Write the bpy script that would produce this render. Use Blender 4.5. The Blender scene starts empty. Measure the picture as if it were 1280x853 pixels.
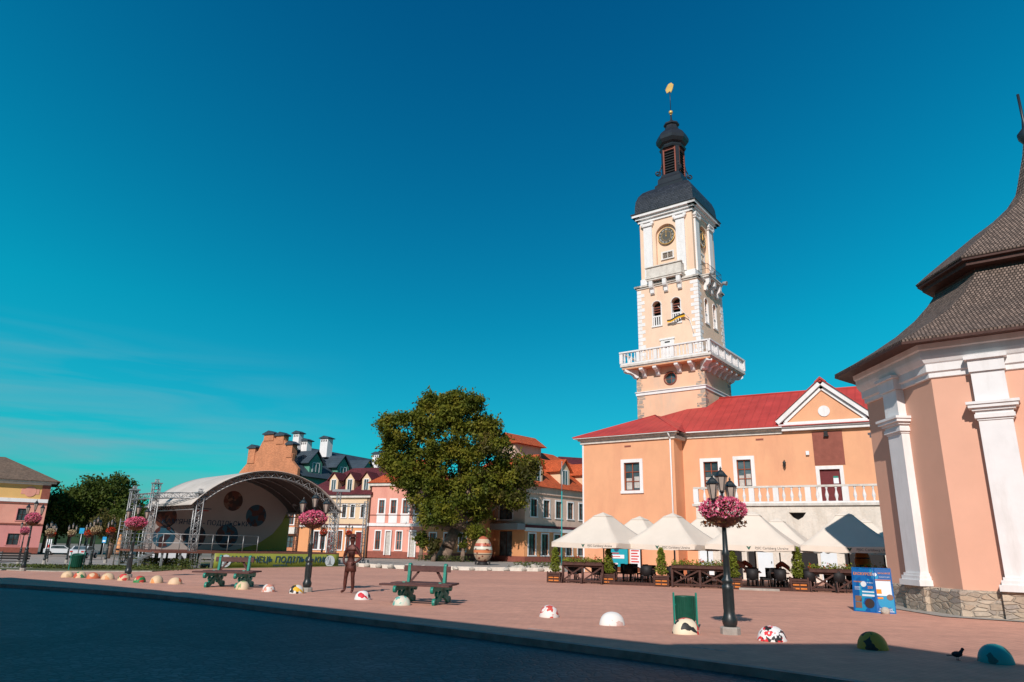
import bpy, bmesh, math, random
import numpy as np
from mathutils import Matrix, Vector, geometry
random.seed(7); rng = np.random.default_rng(7)
R = math.radians
sc = bpy.context.scene
col = sc.collection

# ------------------------------------------------------------------ materials
class NT:
    def __init__(s, name):
        m = bpy.data.materials.new(name); m.use_nodes = True
        s.m = m; s.t = m.node_tree; s.b = s.t.nodes['Principled BSDF']
    def n(s, typ, **kw):
        x = s.t.nodes.new(typ)
        for k, v in kw.items():
            if k in ('operation', 'blend_type', 'data_type', 'feature', 'wave_type', 'bands_direction', 'offset', 'squash', 'distance', 'voronoi_dimensions'): setattr(x, k, v)
            else: x.inputs[k].default_value = v
        return x
    def l(s, a, b): s.t.links.new(a, b)
    def coord(s, kind='Object', scale=(1, 1, 1)):
        c = s.t.nodes.new('ShaderNodeTexCoord'); mp = s.t.nodes.new('ShaderNodeMapping')
        mp.inputs['Scale'].default_value = scale
        s.l(c.outputs[kind], mp.inputs['Vector']); return mp.outputs[0]
    def ramp(s, fac, stops):
        r = s.t.nodes.new('ShaderNodeValToRGB'); e = r.color_ramp.elements
        while len(e) < len(stops): e.new(0.5)
        for i, (p, c) in enumerate(stops): e[i].position = p; e[i].color = (*c, 1) if len(c) == 3 else c
        s.l(fac, r.inputs[0]); return r.outputs[0]
    def mix(s, fac, a, b, mode='MIX'):
        x = s.t.nodes.new('ShaderNodeMix'); x.data_type = 'RGBA'; x.blend_type = mode
        for sock, v in ((x.inputs[0], fac), (x.inputs[6], a), (x.inputs[7], b)):
            if isinstance(v, (int, float)): sock.default_value = v
            elif isinstance(v, tuple): sock.default_value = (*v, 1)
            else: s.l(v, sock)
        return x.outputs[2]
    def bump(s, h, strength=.3, dist=.02):
        b = s.n('ShaderNodeBump', Strength=strength, Distance=dist); s.l(h, b.inputs['Height']); s.l(b.outputs[0], s.b.inputs['Normal'])
def noisy(name, c, var=.12, scale=2., rough=.8, detail_scale=40, bump=.15, metallic=0, stain=None, spec=.3, bdist=.01):
    """plain painted / plastered surface: two scales of mottling and a fine bump"""
    q = NT(name); v = q.coord()
    a = q.n('ShaderNodeTexNoise', Scale=scale, Detail=6, Roughness=.6); q.l(v, a.inputs['Vector'])
    f = q.n('ShaderNodeTexNoise', Scale=detail_scale, Detail=4); q.l(v, f.inputs['Vector'])
    lo = tuple(x * (1 - var) for x in c); hi = tuple(min(1, x * (1 + var)) for x in c)
    colr = q.ramp(a.outputs[0], [(.3, lo), (.7, hi)])
    if stain:
        st = q.n('ShaderNodeTexNoise', Scale=scale * .6, Detail=8, Roughness=.7); v2 = q.coord(scale=(1.5, 1.5, .35)); q.l(v2, st.inputs['Vector'])
        msk = q.ramp(st.outputs[0], [(.48, (0, 0, 0)), (.70, (1, 1, 1))])
        mm = q.n('ShaderNodeMath', operation='MULTIPLY'); q.l(msk, mm.inputs[0]); mm.inputs[1].default_value = .7
        colr = q.mix(mm.outputs[0], colr, stain)
    q.l(colr, q.b.inputs['Base Color'])
    q.b.inputs['Roughness'].default_value = rough; q.b.inputs['Metallic'].default_value = metallic
    q.b.inputs['Specular IOR Level'].default_value = spec
    if bump: q.bump(f.outputs[0], bump, bdist)
    return q.m
def glass(name, c=(.03, .045, .05), rough=.08):
    q = NT(name); v = q.coord()
    a = q.n('ShaderNodeTexNoise', Scale=.9, Detail=3); q.l(v, a.inputs['Vector'])
    q.l(q.ramp(a.outputs[0], [(.4, c), (.65, tuple(x * 3 + .01 for x in c))]), q.b.inputs['Base Color'])
    q.b.inputs['Roughness'].default_value = rough; q.b.inputs['Specular IOR Level'].default_value = .6
    return q.m
def stonework(name, cols, scale=(3, 3, 5), mortar=(.42, .38, .32), bump=.8, mw=.05):
    q = NT(name); v = q.coord(scale=scale)
    d = q.n('ShaderNodeTexNoise', Scale=1.2, Detail=3); q.l(v, d.inputs['Vector'])
    vv = q.mix(.25, v, d.outputs['Color'])
    a = q.n('ShaderNodeTexVoronoi', feature='F1', Scale=1); q.l(vv, a.inputs['Vector'])
    e = q.n('ShaderNodeTexVoronoi', feature='DISTANCE_TO_EDGE', Scale=1); q.l(vv, e.inputs['Vector'])
    sep = q.t.nodes.new('ShaderNodeSeparateColor'); q.l(a.outputs['Color'], sep.inputs[0])
    k = len(cols); cc = q.ramp(sep.outputs[0], [(i / max(1, k - 1), c) for i, c in enumerate(cols)])
    n2 = q.n('ShaderNodeTexNoise', Scale=14, Detail=5); q.l(q.coord(), n2.inputs['Vector'])
    cc = q.mix(.35, cc, q.ramp(n2.outputs[0], [(.3, (.25, .22, .2)), (.7, (.9, .85, .8))]), 'MULTIPLY')
    em = q.ramp(e.outputs[0], [(mw * .4, (0, 0, 0)), (mw * 2, (1, 1, 1))])
    q.l(q.mix(em, mortar, cc), q.b.inputs['Base Color']); q.b.inputs['Roughness'].default_value = .9
    mh = q.mix(.25, em, n2.outputs[0]); q.bump(mh, bump, .04)
    return q.m
def tiles(name, c, bw=.2, bh=.15, var=.3, mortar=.5, rough=.8, bump=.6, kind='UV', ms=.02, spec=.3):
    """rows of tiles, shingles or pavers laid out with the brick texture"""
    q = NT(name); v = q.coord(kind)
    b = q.n('ShaderNodeTexBrick', Scale=1, **{'Brick Width': bw, 'Row Height': bh, 'Mortar Size': ms, 'Mortar Smooth': .3, 'Bias': 0.})
    q.l(v, b.inputs['Vector'])
    b.inputs['Color1'].default_value = (*[x * (1 - var) for x in c], 1); b.inputs['Color2'].default_value = (*[min(1, x * (1 + var)) for x in c], 1)
    b.inputs['Mortar'].default_value = (*[x * mortar for x in c], 1)
    n = q.n('ShaderNodeTexNoise', Scale=.7, Detail=6, Roughness=.65); q.l(q.coord(), n.inputs['Vector'])
    n3 = q.n('ShaderNodeTexNoise', Scale=9, Detail=5, Roughness=.7); q.l(q.coord(), n3.inputs['Vector'])
    cc = q.mix(.8, b.outputs[0], q.ramp(n.outputs[0], [(.3, (.75, .75, .78)), (.7, (1.15, 1.1, 1.08))]), 'MULTIPLY')
    cc = q.mix(.6, cc, q.ramp(n3.outputs[0], [(.25, (.6, .6, .6)), (.75, (1.3, 1.3, 1.3))]), 'MULTIPLY')
    q.l(cc, q.b.inputs['Base Color']); q.b.inputs['Roughness'].default_value = rough; q.b.inputs['Specular IOR Level'].default_value = spec
    h = q.mix(.35, b.outputs['Fac'], n3.outputs[0]); inv = q.n('ShaderNodeInvert'); q.l(h, inv.inputs[1]); q.bump(inv.outputs[0], bump, .02)
    return q.m
def seams(name, c, step=.5, rough=.5, strength=.9):
    q = NT(name); v = q.coord('UV')
    w = q.n('ShaderNodeTexWave', wave_type='BANDS', bands_direction='X', Scale=.3142 / step, Distortion=0); q.l(v, w.inputs['Vector'])
    n = q.n('ShaderNodeTexNoise', Scale=.8, Detail=6); q.l(q.coord(), n.inputs['Vector'])
    rib = q.ramp(w.outputs['Fac'], [(.9, (0, 0, 0)), (.985, (1, 1, 1))])
    base = q.ramp(n.outputs[0], [(.3, tuple(x * .82 for x in c)), (.7, tuple(x * 1.12 for x in c))])
    q.l(q.mix(strength, base, q.mix(rib, (1, 1, 1), (.72, .72, .72)), 'MULTIPLY'), q.b.inputs['Base Color'])
    q.b.inputs['Roughness'].default_value = rough; q.b.inputs['Specular IOR Level'].default_value = .25
    q.bump(rib, .5, .03); return q.m
def patches(name, cols, scale=6, rough=.6):
    """hand painted patches of several colours"""
    q = NT(name); v = q.coord()
    n = q.n('ShaderNodeTexNoise', Scale=scale * .8, Detail=2); q.l(v, n.inputs['Vector'])
    a = q.n('ShaderNodeTexVoronoi', feature='F1', Scale=scale); q.l(q.mix(.12, v, n.outputs['Color']), a.inputs['Vector'])
    sep = q.t.nodes.new('ShaderNodeSeparateColor'); q.l(a.outputs['Color'], sep.inputs[0])
    r = q.t.nodes.new('ShaderNodeValToRGB'); r.color_ramp.interpolation = 'CONSTANT'; e = r.color_ramp.elements
    while len(e) < len(cols): e.new(.5)
    for i, (p, c) in enumerate(cols): e[i].position = p; e[i].color = (*c, 1)
    q.l(sep.outputs[0], r.inputs[0]); q.l(r.outputs[0], q.b.inputs['Base Color']); q.b.inputs['Roughness'].default_value = rough
    f = q.n('ShaderNodeTexNoise', Scale=50, Detail=3); q.l(v, f.inputs['Vector']); q.bump(f.outputs[0], .3, .01)
    return q.m
def leafmat(name, a, b, c, scale=1.2, trans=.25):
    q = NT(name); v = q.coord()
    n = q.n('ShaderNodeTexNoise', Scale=scale, Detail=4); q.l(v, n.inputs['Vector'])
    n2 = q.n('ShaderNodeTexWhiteNoise'); q.l(q.coord(scale=(3, 3, 3)), n2.inputs['Vector'])
    cc = q.ramp(n.outputs[0], [(.35, a), (.55, b), (.75, c)])
    q.l(q.mix(.5, cc, q.ramp(n2.outputs[0], [(0, (.6, .6, .6)), (1, (1.4, 1.4, 1.2))]), 'MULTIPLY'), q.b.inputs['Base Color'])
    q.b.inputs['Roughness'].default_value = .6; q.b.inputs['Specular IOR Level'].default_value = .2
    tr = q.t.nodes.new('ShaderNodeBsdfTranslucent'); q.l(cc, tr.inputs[0])
    mx = q.t.nodes.new('ShaderNodeMixShader'); mx.inputs[0].default_value = trans
    out = q.t.nodes['Material Output']; q.l(q.b.outputs[0], mx.inputs[1]); q.l(tr.outputs[0], mx.inputs[2]); q.l(mx.outputs[0], out.inputs[0])
    return q.m
M = {}
M['peach'] = noisy('peach plaster', (.76, .385, .215), .05, .8, stain=(.66, .31, .18))
M['peach_pale'] = noisy('pale peach tower plaster', (.84, .60, .44), .05, .8, stain=(.76, .5, .36))
M['peach_low'] = noisy('peach tower plaster with worn patches', (.82, .50, .33), .06, .8, stain=(.6, .46, .36))
M['peach_pink'] = noisy('pinkish peach plaster', (.74, .41, .29), .05, .7, bump=.1)
M['white'] = noisy('white lime paint', (.80, .78, .77), .04, 2, stain=(.66, .63, .6))
M['offwhite'] = noisy('weathered white stone', (.66, .61, .55), .15, 3, stain=(.45, .4, .35))
M['quoin'] = stonework('grey corner stone', [(.36, .3, .26), (.5, .42, .35), (.3, .27, .25)], (1.6, 1.6, 2.6), (.7, .45, .3), .6)
M['rubble'] = stonework('rubble plinth', [(.60, .48, .35), (.44, .35, .27), (.68, .56, .43), (.38, .33, .29), (.56, .42, .30)], (3.4, 3.4, 9.5), (.44, .36, .28), 1.)
M['limewash'] = noisy('limewashed masonry', (.74, .66, .57), .1, 2.2, stain=(.55, .46, .37), bump=.8, bdist=.03, detail_scale=9)
M['redroof'] = seams('red sheet metal', (.50, .06, .05), .55, .6, .45)
M['maroonroof'] = tiles('maroon roof tiles', (.13, .026, .032), .3, .22, .2, .6)
M['orangeroof'] = tiles('orange roof tiles', (.56, .11, .035), .3, .22, .2, .6)
M['darkroof'] = seams('dark slate-blue sheet metal', (.05, .07, .09), .5)
M['brownroof'] = tiles('brown roof tiles', (.20, .14, .10), .3, .22, .2, .6)
M['shingle'] = tiles('weathered wooden shingles', (.24, .175, .14), .09, .13, .34, .2, bump=1.2, ms=.018)
M['slate'] = tiles('diamond slate', (.032, .038, .05), .22, .18, .35, .4, rough=.45, bump=.5, spec=.5)
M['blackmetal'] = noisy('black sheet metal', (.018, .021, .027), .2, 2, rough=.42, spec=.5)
M['gold'] = noisy('gilded metal', (.85, .52, .16), .1, rough=.4, metallic=.35, bump=0)
M['brownplaster'] = noisy('brown red plaster', (.27, .085, .06), .15, 2.5)
M['woodred'] = noisy('red brown window wood', (.33, .085, .04), .15, 6)
M['doorred'] = noisy('dark red door paint', (.14, .02, .022), .15, 4, rough=.5)
M['glass'] = glass('window glass')
M['curtain'] = noisy('pale curtain', (.5, .47, .43), .2, 5)
M['brown'] = noisy('dark stained wood', (.075, .032, .024), .3, 8, rough=.65, detail_scale=90)
M['benchwood'] = noisy('brown plank', (.10, .045, .04), .3, 8, rough=.6, detail_scale=90)
M['orangewood'] = noisy('orange varnished slat', (.62, .2, .045), .15, 8)
M['green'] = noisy('green paint', (.012, .23, .17), .2, 8, rough=.45, spec=.5)
M['darkgreen'] = noisy('dark green paint', (.01, .085, .055), .2, 8, rough=.45)
M['iron'] = noisy('black green cast iron', (.016, .022, .024), .3, 12, rough=.4, spec=.6)
M['lampglass'] = noisy('frosted lamp glass', (.42, .34, .29), .1, 6, rough=.25)
M['concrete'] = noisy('concrete', (.38, .35, .31), .2, 4, stain=(.25, .23, .2))
M['kerb'] = noisy('kerb stone', (.26, .24, .22), .25, 3)
M['canvas'] = noisy('cream canvas', (.74, .65, .55), .04, 1.5, bump=.2)
M['stagecloth'] = noisy('dusty canopy cloth', (.55, .50, .45), .1, .8, stain=(.42, .38, .34))
M['shade_layer'] = noisy('dark grey canopy lining', (.13, .12, .12), .15, .8)  # dark colour stands in for the shade under the stage canopy
M['alu'] = noisy('aluminium truss', (.38, .38, .38), .2, 6, rough=.45, metallic=.6)
M['deck'] = noisy('brown red deck board', (.18, .07, .05), .2, 5)
M['black'] = noisy('black rattan', (.018, .016, .017), .3, 20, rough=.6)
M['rust'] = noisy('rusty sculpture metal', (.10, .032, .024), .5, 9, rough=.5, detail_scale=60, bump=.6, metallic=.4, spec=.5)
M['bark'] = noisy('tree bark', (.22, .15, .11), .35, 4, bump=1, bdist=.05, detail_scale=14)
M['leaf'] = leafmat('broad leaves', (.06, .085, .010), (.15, .155, .016), (.27, .22, .03), .6)
M['leafdark'] = leafmat('dark leaves', (.035, .06, .010), (.07, .10, .016), (.13, .14, .025), .35)
M['leafautumn'] = leafmat('browning leaves', (.06, .06, .015), (.10, .085, .02), (.15, .09, .03), .6)
M['thuja'] = leafmat('thuja leaves', (.12, .15, .02), (.22, .26, .035), (.32, .34, .05), 5)
M['pink'] = leafmat('pink petals', (.70, .07, .19), (.82, .19, .33), (.88, .38, .46), 14, .15)
M['redflower'] = leafmat('red petals', (.55, .02, .01), (.65, .06, .015), (.7, .12, .03), 9, .15)
M['creamflower'] = leafmat('cream petals', (.6, .45, .25), (.66, .52, .33), (.7, .3, .12), 9, .15)
M['hangleaf'] = leafmat('hanging foliage', (.05, .05, .015), (.13, .05, .02), (.35, .08, .02), 8, .2)
M['boardblue'] = patches('blue printed board', [(0, (.008, .10, .33)), (.4, (.01, .14, .42)), (.75, (.015, .28, .5))], 5, .35)
M['blue'] = noisy('blue print', (.01, .12, .38), .1, rough=.35)
M['teal'] = noisy('teal print', (.02, .34, .42), .1, rough=.4)
M['navy'] = noisy('navy lettering', (.02, .07, .13), .05, bump=0)
M['orange'] = noisy('orange lettering', (.8, .27, .03), .05, bump=0)
M['printwhite'] = noisy('white print', (.75, .78, .8), .04, bump=0)
M['greentext'] = noisy('green emblem', (.01, .10, .07), .05, bump=0)
M['greytext'] = noisy('grey lettering', (.16, .15, .14), .05, bump=0)
M['limebanner'] = noisy('lime banner print', (.27, .29, .05), .12, .5, rough=.5)
M['bannerwhite'] = noisy('pale banner print', (.48, .43, .40), .08, .6)
M['photo1'] = patches('printed photo of rocks', [(0, (.06, .025, .02)), (.3, (.16, .05, .03)), (.6, (.04, .03, .03)), (.8, (.22, .12, .08))], 4)
M['photo2'] = patches('printed photo of sky and hills', [(0, (.02, .08, .13)), (.4, (.03, .12, .18)), (.6, (.10, .035, .03)), (.85, (.04, .025, .03))], 3)
M['pinkwall'] = noisy('salmon pink plaster', (.74, .34, .26), .06, .5, stain=(.55, .2, .16))
M['pinkwall2'] = noisy('rose pink plaster', (.66, .27, .25), .06, .5, stain=(.5, .2, .2))
M['orangewall'] = noisy('apricot plaster', (.72, .33, .15), .06, .5, stain=(.6, .27, .13))
M['creamwall'] = noisy('cream plaster', (.74, .54, .35), .06, .5, stain=(.62, .45, .3))
M['beigewall'] = noisy('dusty beige plaster', (.74, .52, .41), .08, .5, stain=(.42, .3, .22))
M['greenwall'] = noisy('sea green plaster', (.10, .30, .22), .08, .5)
M['yellowwall'] = noisy('yellow plaster', (.72, .44, .16), .06, .5)
M['greywall'] = noisy('grey fascia', (.3, .31, .32), .08, .5)
M['brick'] = tiles('orange brick', (.58, .24, .12), .25, .075, .18, .9, kind='UV', ms=.008, bump=.3)
M['carpaint'] = noisy('silver car paint', (.6, .62, .64), .03, rough=.25, bump=0, spec=.6)
M['tyre'] = noisy('tyre rubber', (.02, .02, .02), .1, rough=.8)
M['skyblue'] = noisy('blue sign', (.02, .3, .6), .05, rough=.4)
M['signred'] = noisy('red sign', (.6, .04, .03), .05, rough=.4)
M['rock'] = noisy('pale rock', (.52, .47, .40), .25, 3, bump=.8, bdist=.04)
M['grass'] = leafmat('grass', (.06, .09, .02), (.10, .12, .03), (.17, .14, .05), 2, .2)
M['slabgrass'] = noisy('dry turf', (.13, .13, .05), .4, 2)
M['farpave'] = noisy('grey pavement', (.36, .31, .27), .15, .6)
M['earth'] = noisy('dusty ground', (.22, .19, .15), .25, .15)
M['flagcyan'] = noisy('turquoise paint', (.03, .36, .36), .1, rough=.4)
M['red'] = noisy('red paint', (.5, .03, .02), .1)
M['bluecloth'] = noisy('blanket pink', (.6, .3, .26), .1)
M['redcloth'] = noisy('blanket red', (.45, .12, .08), .1)
M['pigeon'] = noisy('dark feathers', (.02, .022, .03), .3, 20)
M['clockface'] = noisy('dark clock face', (.10, .10, .09), .15, 6)
M['yellow'] = noisy('yellow cloth', (.8, .42, .02), .05)
M['forest'] = leafmat('far forest', (.03, .055, .025), (.045, .08, .03), (.07, .10, .035), .12)

# paving and road (world-scale)
q = NT('pink concrete pavers'); v = q.coord('Object')
mp = q.t.nodes.new('ShaderNodeMapping'); mp.inputs['Rotation'].default_value = (0, 0, R(-38)); q.l(v, mp.inputs['Vector'])
b = q.n('ShaderNodeTexBrick', Scale=1, **{'Brick Width': .24, 'Row Height': .12, 'Mortar Size': .006, 'Mortar Smooth': .2})
q.l(mp.outputs[0], b.inputs['Vector'])
b.inputs['Color1'].default_value = (.655, .34, .245, 1); b.inputs['Color2'].default_value = (.61, .315, .23, 1); b.inputs['Mortar'].default_value = (.48, .27, .2, 1)
n = q.n('ShaderNodeTexNoise', Scale=.12, Detail=8, Roughness=.65); q.l(v, n.inputs['Vector'])
n2 = q.n('ShaderNodeTexNoise', Scale=2.2, Detail=6, Roughness=.7); q.l(v, n2.inputs['Vector'])
mp2 = q.t.nodes.new('ShaderNodeMapping'); mp2.inputs['Rotation'].default_value = (0, 0, R(-38)); mp2.inputs['Scale'].default_value = (.05, 1.2, 1); q.l(v, mp2.inputs['Vector'])
n3 = q.n('ShaderNodeTexNoise', Scale=1, Detail=3); q.l(mp2.outputs[0], n3.inputs['Vector'])
c = q.mix(.9, b.outputs[0], q.ramp(n.outputs[0], [(.3, (.84, .84, .86)), (.7, (1.12, 1.1, 1.08))]), 'MULTIPLY')
c = q.mix(.7, c, q.ramp(n2.outputs[0], [(.3, (.82, .82, .82)), (.72, (1.18, 1.17, 1.15))]), 'MULTIPLY')
c = q.mix(.6, c, q.ramp(n3.outputs[0], [(.35, (.92, .92, .93)), (.65, (1.06, 1.06, 1.06))]), 'MULTIPLY')
q.l(c, q.b.inputs['Base Color']); q.b.inputs['Roughness'].default_value = .85; q.b.inputs['Specular IOR Level'].default_value = .25
inv = q.n('ShaderNodeInvert'); q.l(q.mix(.3, b.outputs['Fac'], n2.outputs[0]), inv.inputs[1]); q.bump(inv.outputs[0], .35, .01)
M['paving'] = q.m
q = NT('granite setts road'); v = q.coord('Object', (7, 7, 7))
e = q.n('ShaderNodeTexVoronoi', feature='DISTANCE_TO_EDGE', Scale=1); q.l(v, e.inputs['Vector'])
a = q.n('ShaderNodeTexVoronoi', feature='F1', Scale=1); q.l(v, a.inputs['Vector'])
n = q.n('ShaderNodeTexNoise', Scale=.35, Detail=9, Roughness=.7); q.l(q.coord(), n.inputs['Vector'])
cc = q.ramp(n.outputs[0], [(.3, (.045, .05, .055)), (.7, (.105, .11, .115))])
pv = q.n('ShaderNodeTexVoronoi', feature='F1', Scale=.22); q.l(q.mix(.1, q.coord(), n.outputs['Color']), pv.inputs['Vector']); ps = q.t.nodes.new('ShaderNodeSeparateColor'); q.l(pv.outputs['Color'], ps.inputs[0])
cc = q.mix(.6, cc, q.ramp(ps.outputs[0], [(.2, (.7, .7, .72)), (.8, (1.25, 1.25, 1.25))]), 'MULTIPLY')
sep = q.t.nodes.new('ShaderNodeSeparateColor'); q.l(a.outputs['Color'], sep.inputs[0])
cc = q.mix(.5, cc, q.ramp(sep.outputs[0], [(0, (.55, .55, .55)), (1, (1.5, 1.5, 1.5))]), 'MULTIPLY')
em = q.ramp(e.outputs[0], [(.02, (.25, .25, .25)), (.14, (1, 1, 1))])
q.l(q.mix(.7, cc, em, 'MULTIPLY'), q.b.inputs['Base Color']); q.b.inputs['Roughness'].default_value = .6
q.bump(em, .5, .02); M['road'] = q.m
def wornpaint():
    q = NT('worn road paint'); n = q.n('ShaderNodeTexNoise', Scale=6, Detail=6); q.l(q.coord(), n.inputs['Vector'])
    q.l(q.ramp(n.outputs[0], [(.45, (.16, .15, .14)), (.6, (.5, .48, .46))]), q.b.inputs['Base Color']); q.b.inputs['Roughness'].default_value = .8
    return q.m
M['paint'] = wornpaint()

# ------------------------------------------------------------------ mesh builder
class MB:
    def __init__(s, Mx=None): s.v = []; s.f = []; s.uv = []; s.sm = []; s.M = Mx or Matrix.Identity(4)
    def P(s, p): s.v.append(tuple(s.M @ Vector(p))); return len(s.v) - 1
    def face(s, pts, uv=None, sm=False):
        i = [s.P(p) for p in pts]; s.f.append(i); s.uv.append(uv); s.sm.append(sm); return s
    def box(s, c, d, rz=0, rot=None):
        cx, cy, cz = c; hx, hy, hz = d[0] / 2, d[1] / 2, d[2] / 2
        Mr = rot if rot is not None else Matrix.Rotation(rz, 3, 'Z')
        k = [Mr @ Vector((sx * hx, sy * hy, sz * hz)) + Vector(c) for sx in (-1, 1) for sy in (-1, 1) for sz in (-1, 1)]
        i = [s.P(p) for p in k]
        dims = {0: (2 * hy, 2 * hz), 1: (2 * hx, 2 * hz), 2: (2 * hx, 2 * hy)}
        for q_, ax in (((0, 1, 3, 2), 0), ((4, 6, 7, 5), 0), ((0, 4, 5, 1), 1), ((2, 3, 7, 6), 1), ((0, 2, 6, 4), 2), ((1, 5, 7, 3), 2)):
            s.f.append([i[a] for a in q_]); w, h = dims[ax]; s.uv.append([(0, 0), (w, 0), (w, h), (0, h)]); s.sm.append(False)
        return s
    def bx(s, x0, x1, y0, y1, z0, z1): return s.box(((x0 + x1) / 2, (y0 + y1) / 2, (z0 + z1) / 2), (abs(x1 - x0), abs(y1 - y0), abs(z1 - z0)))
    def beam(s, a, b, w, h=None):
        a, b = Vector(a), Vector(b); d = b - a; h = h or w
        z = d.normalized(); x = z.cross(Vector((0, 0, 1)))
        if x.length < 1e-4: x = Vector((1, 0, 0))
        x.normalize(); y = z.cross(x)
        return s.box((a + b) / 2, (w, h, d.length), rot=Matrix((x, y, z)).transposed())
    def cyl(s, a, b, r0, r1=None, n=10, cap=True, sm=True):
        a, b = Vector(a), Vector(b); r1 = r0 if r1 is None else r1
        z = (b - a).normalized(); x = z.cross(Vector((0, 0, 1)))
        if x.length < 1e-4: x = Vector((1, 0, 0))
        x.normalize(); y = z.cross(x); A = []; B = []
        for k in range(n):
            t = 2 * math.pi * k / n; d = x * math.cos(t) + y * math.sin(t)
            A.append(s.P(a + d * r0)); B.append(s.P(b + d * r1))
        for k in range(n):
            j = (k + 1) % n; s.f.append([A[k], B[k], B[j], A[j]]); s.uv.append(None); s.sm.append(sm)
        if cap: s.f.append(A[:]); s.f.append(B[::-1]); s.uv += [None] * 2; s.sm += [False] * 2
        return s
    def tube(s, pts, r, n=6):
        for a, b in zip(pts, pts[1:]): s.cyl(a, b, r, r, n)
        return s
    def lathe(s, prof, c=(0, 0, 0), n=24, ph=0, sm=True, flat=None, sq=(1, 1)):
        """prof: (r, z) list, ph: start angle; uv in metres"""
        rings = []; L = 0
        for k, (r, z) in enumerate(prof):
            rings.append([s.P((c[0] + sq[0] * r * math.cos(ph + 2 * math.pi * i / n), c[1] + sq[1] * r * math.sin(ph + 2 * math.pi * i / n), c[2] + z)) for i in range(n)])
        for k in range(len(prof) - 1):
            r0, z0 = prof[k]; r1, z1 = prof[k + 1]; d = math.hypot(r1 - r0, z1 - z0)
            w0 = 2 * r0 * math.sin(math.pi / n); w1 = 2 * r1 * math.sin(math.pi / n)
            for i in range(n):
                j = (i + 1) % n; o = i * 3.37
                s.f.append([rings[k][i], rings[k][j], rings[k + 1][j], rings[k + 1][i]])
                s.uv.append([(o - w0 / 2, L), (o + w0 / 2, L), (o + w1 / 2, L + d), (o - w1 / 2, L + d)]); s.sm.append(sm)
            L += d
        if prof[0][0] > 1e-3: s.f.append(rings[0][::-1]); s.uv.append(None); s.sm.append(False)
        if prof[-1][0] > 1e-3: s.f.append(rings[-1][:]); s.uv.append(None); s.sm.append(False)
        return s
    def ball(s, c, r, n=12, sq=(1, 1, 1)):
        p = [(max(1e-4, math.sin(math.pi * k / (n // 2))) * r, -math.cos(math.pi * k / (n // 2)) * r * sq[2]) for k in range(n // 2 + 1)]
        return s.lathe(p, c, n, sq=sq[:2])
    def wall(s, outer, holes=(), t=.25, y=0., back=False):
        """vertical wall sheet in the local x,z plane at depth y, facing -y, with real openings t deep"""
        polys = [[Vector((a, b, 0)) for a, b in outer]] + [[Vector((a, b, 0)) for a, b in h] for h in holes]
        flat = [p for pl in polys for p in pl]
        for tri in geometry.tessellate_polygon(polys):
            pts = [flat[i] for i in tri]
            cr = (pts[1] - pts[0]).cross(pts[2] - pts[0]).z
            if abs(cr) < 1e-9: continue
            if cr < 0: pts = pts[::-1]
            s.face([(p.x, y, p.y) for p in pts], [(p.x, p.y) for p in pts])
        for h in holes:
            k = len(h)
            for i in range(k):
                a, b = h[i], h[(i + 1) % k]
                s.face([(a[0], y, a[1]), (b[0], y, b[1]), (b[0], y + t, b[1]), (a[0], y + t, a[1])], [(0, 0), (1, 0), (1, t), (0, t)])
        return s
    def prism(s, poly, y0, y1):
        """solid with outline poly in x,z between depths y0 (front) and y1"""
        n = len(poly)
        s.face([(a, y0, b) for a, b in poly], [(a, b) for a, b in poly]); s.face([(a, y1, b) for a, b in poly[::-1]], [(a, b) for a, b in poly[::-1]])
        for i in range(n):
            a, b = poly[i], poly[(i + 1) % n]
            w = math.hypot(b[0] - a[0], b[1] - a[1])
            s.face([(a[0], y1, a[1]), (b[0], y1, b[1]), (b[0], y0, b[1]), (a[0], y0, a[1])], [(0, 0), (w, 0), (w, y1 - y0), (0, y1 - y0)])
        return s
    def text(s, body, size, y, cx, cz, ext=.01, bold=False, align='CENTER', shear=0):
        cu = bpy.data.curves.new('t', 'FONT'); cu.body = body; cu.size = size; cu.align_x = align; cu.align_y = 'CENTER'; cu.shear = shear
        cu.resolution_u = 3; cu.offset = size * .008 if bold else 0; cu.extrude = ext / 2
        o = bpy.data.objects.new('t', cu); me = o.to_mesh()
        base = len(s.v)
        for vv in me.vertices: s.P((cx + vv.co.x, y - vv.co.z, cz + vv.co.y))
        for p in me.polygons: s.f.append([base + i for i in p.vertices]); s.uv.append(None); s.sm.append(False)
        o.to_mesh_clear(); bpy.data.objects.remove(o); bpy.data.curves.remove(cu); return s
def rect(x0, x1, z0, z1): return [(x0, z0), (x1, z0), (x1, z1), (x0, z1)]
def archhole(x0, x1, z0, z1, n=10):
    r = (x1 - x0) / 2; cx = (x0 + x1) / 2
    return [(x0, z0), (x1, z0)] + [(cx + r * math.cos(math.pi * k / n), z1 - r + r * math.sin(math.pi * k / n)) for k in range(n + 1)]
def circ(cx, cz, r, n=20): return [(cx + r * math.cos(2 * math.pi * k / n), cz + r * math.sin(2 * math.pi * k / n)) for k in range(n)]
def wloc(p):
    v = Vector((0, 0, 0))
    while p is not None: v += p.location; p = p.parent
    return v
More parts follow.
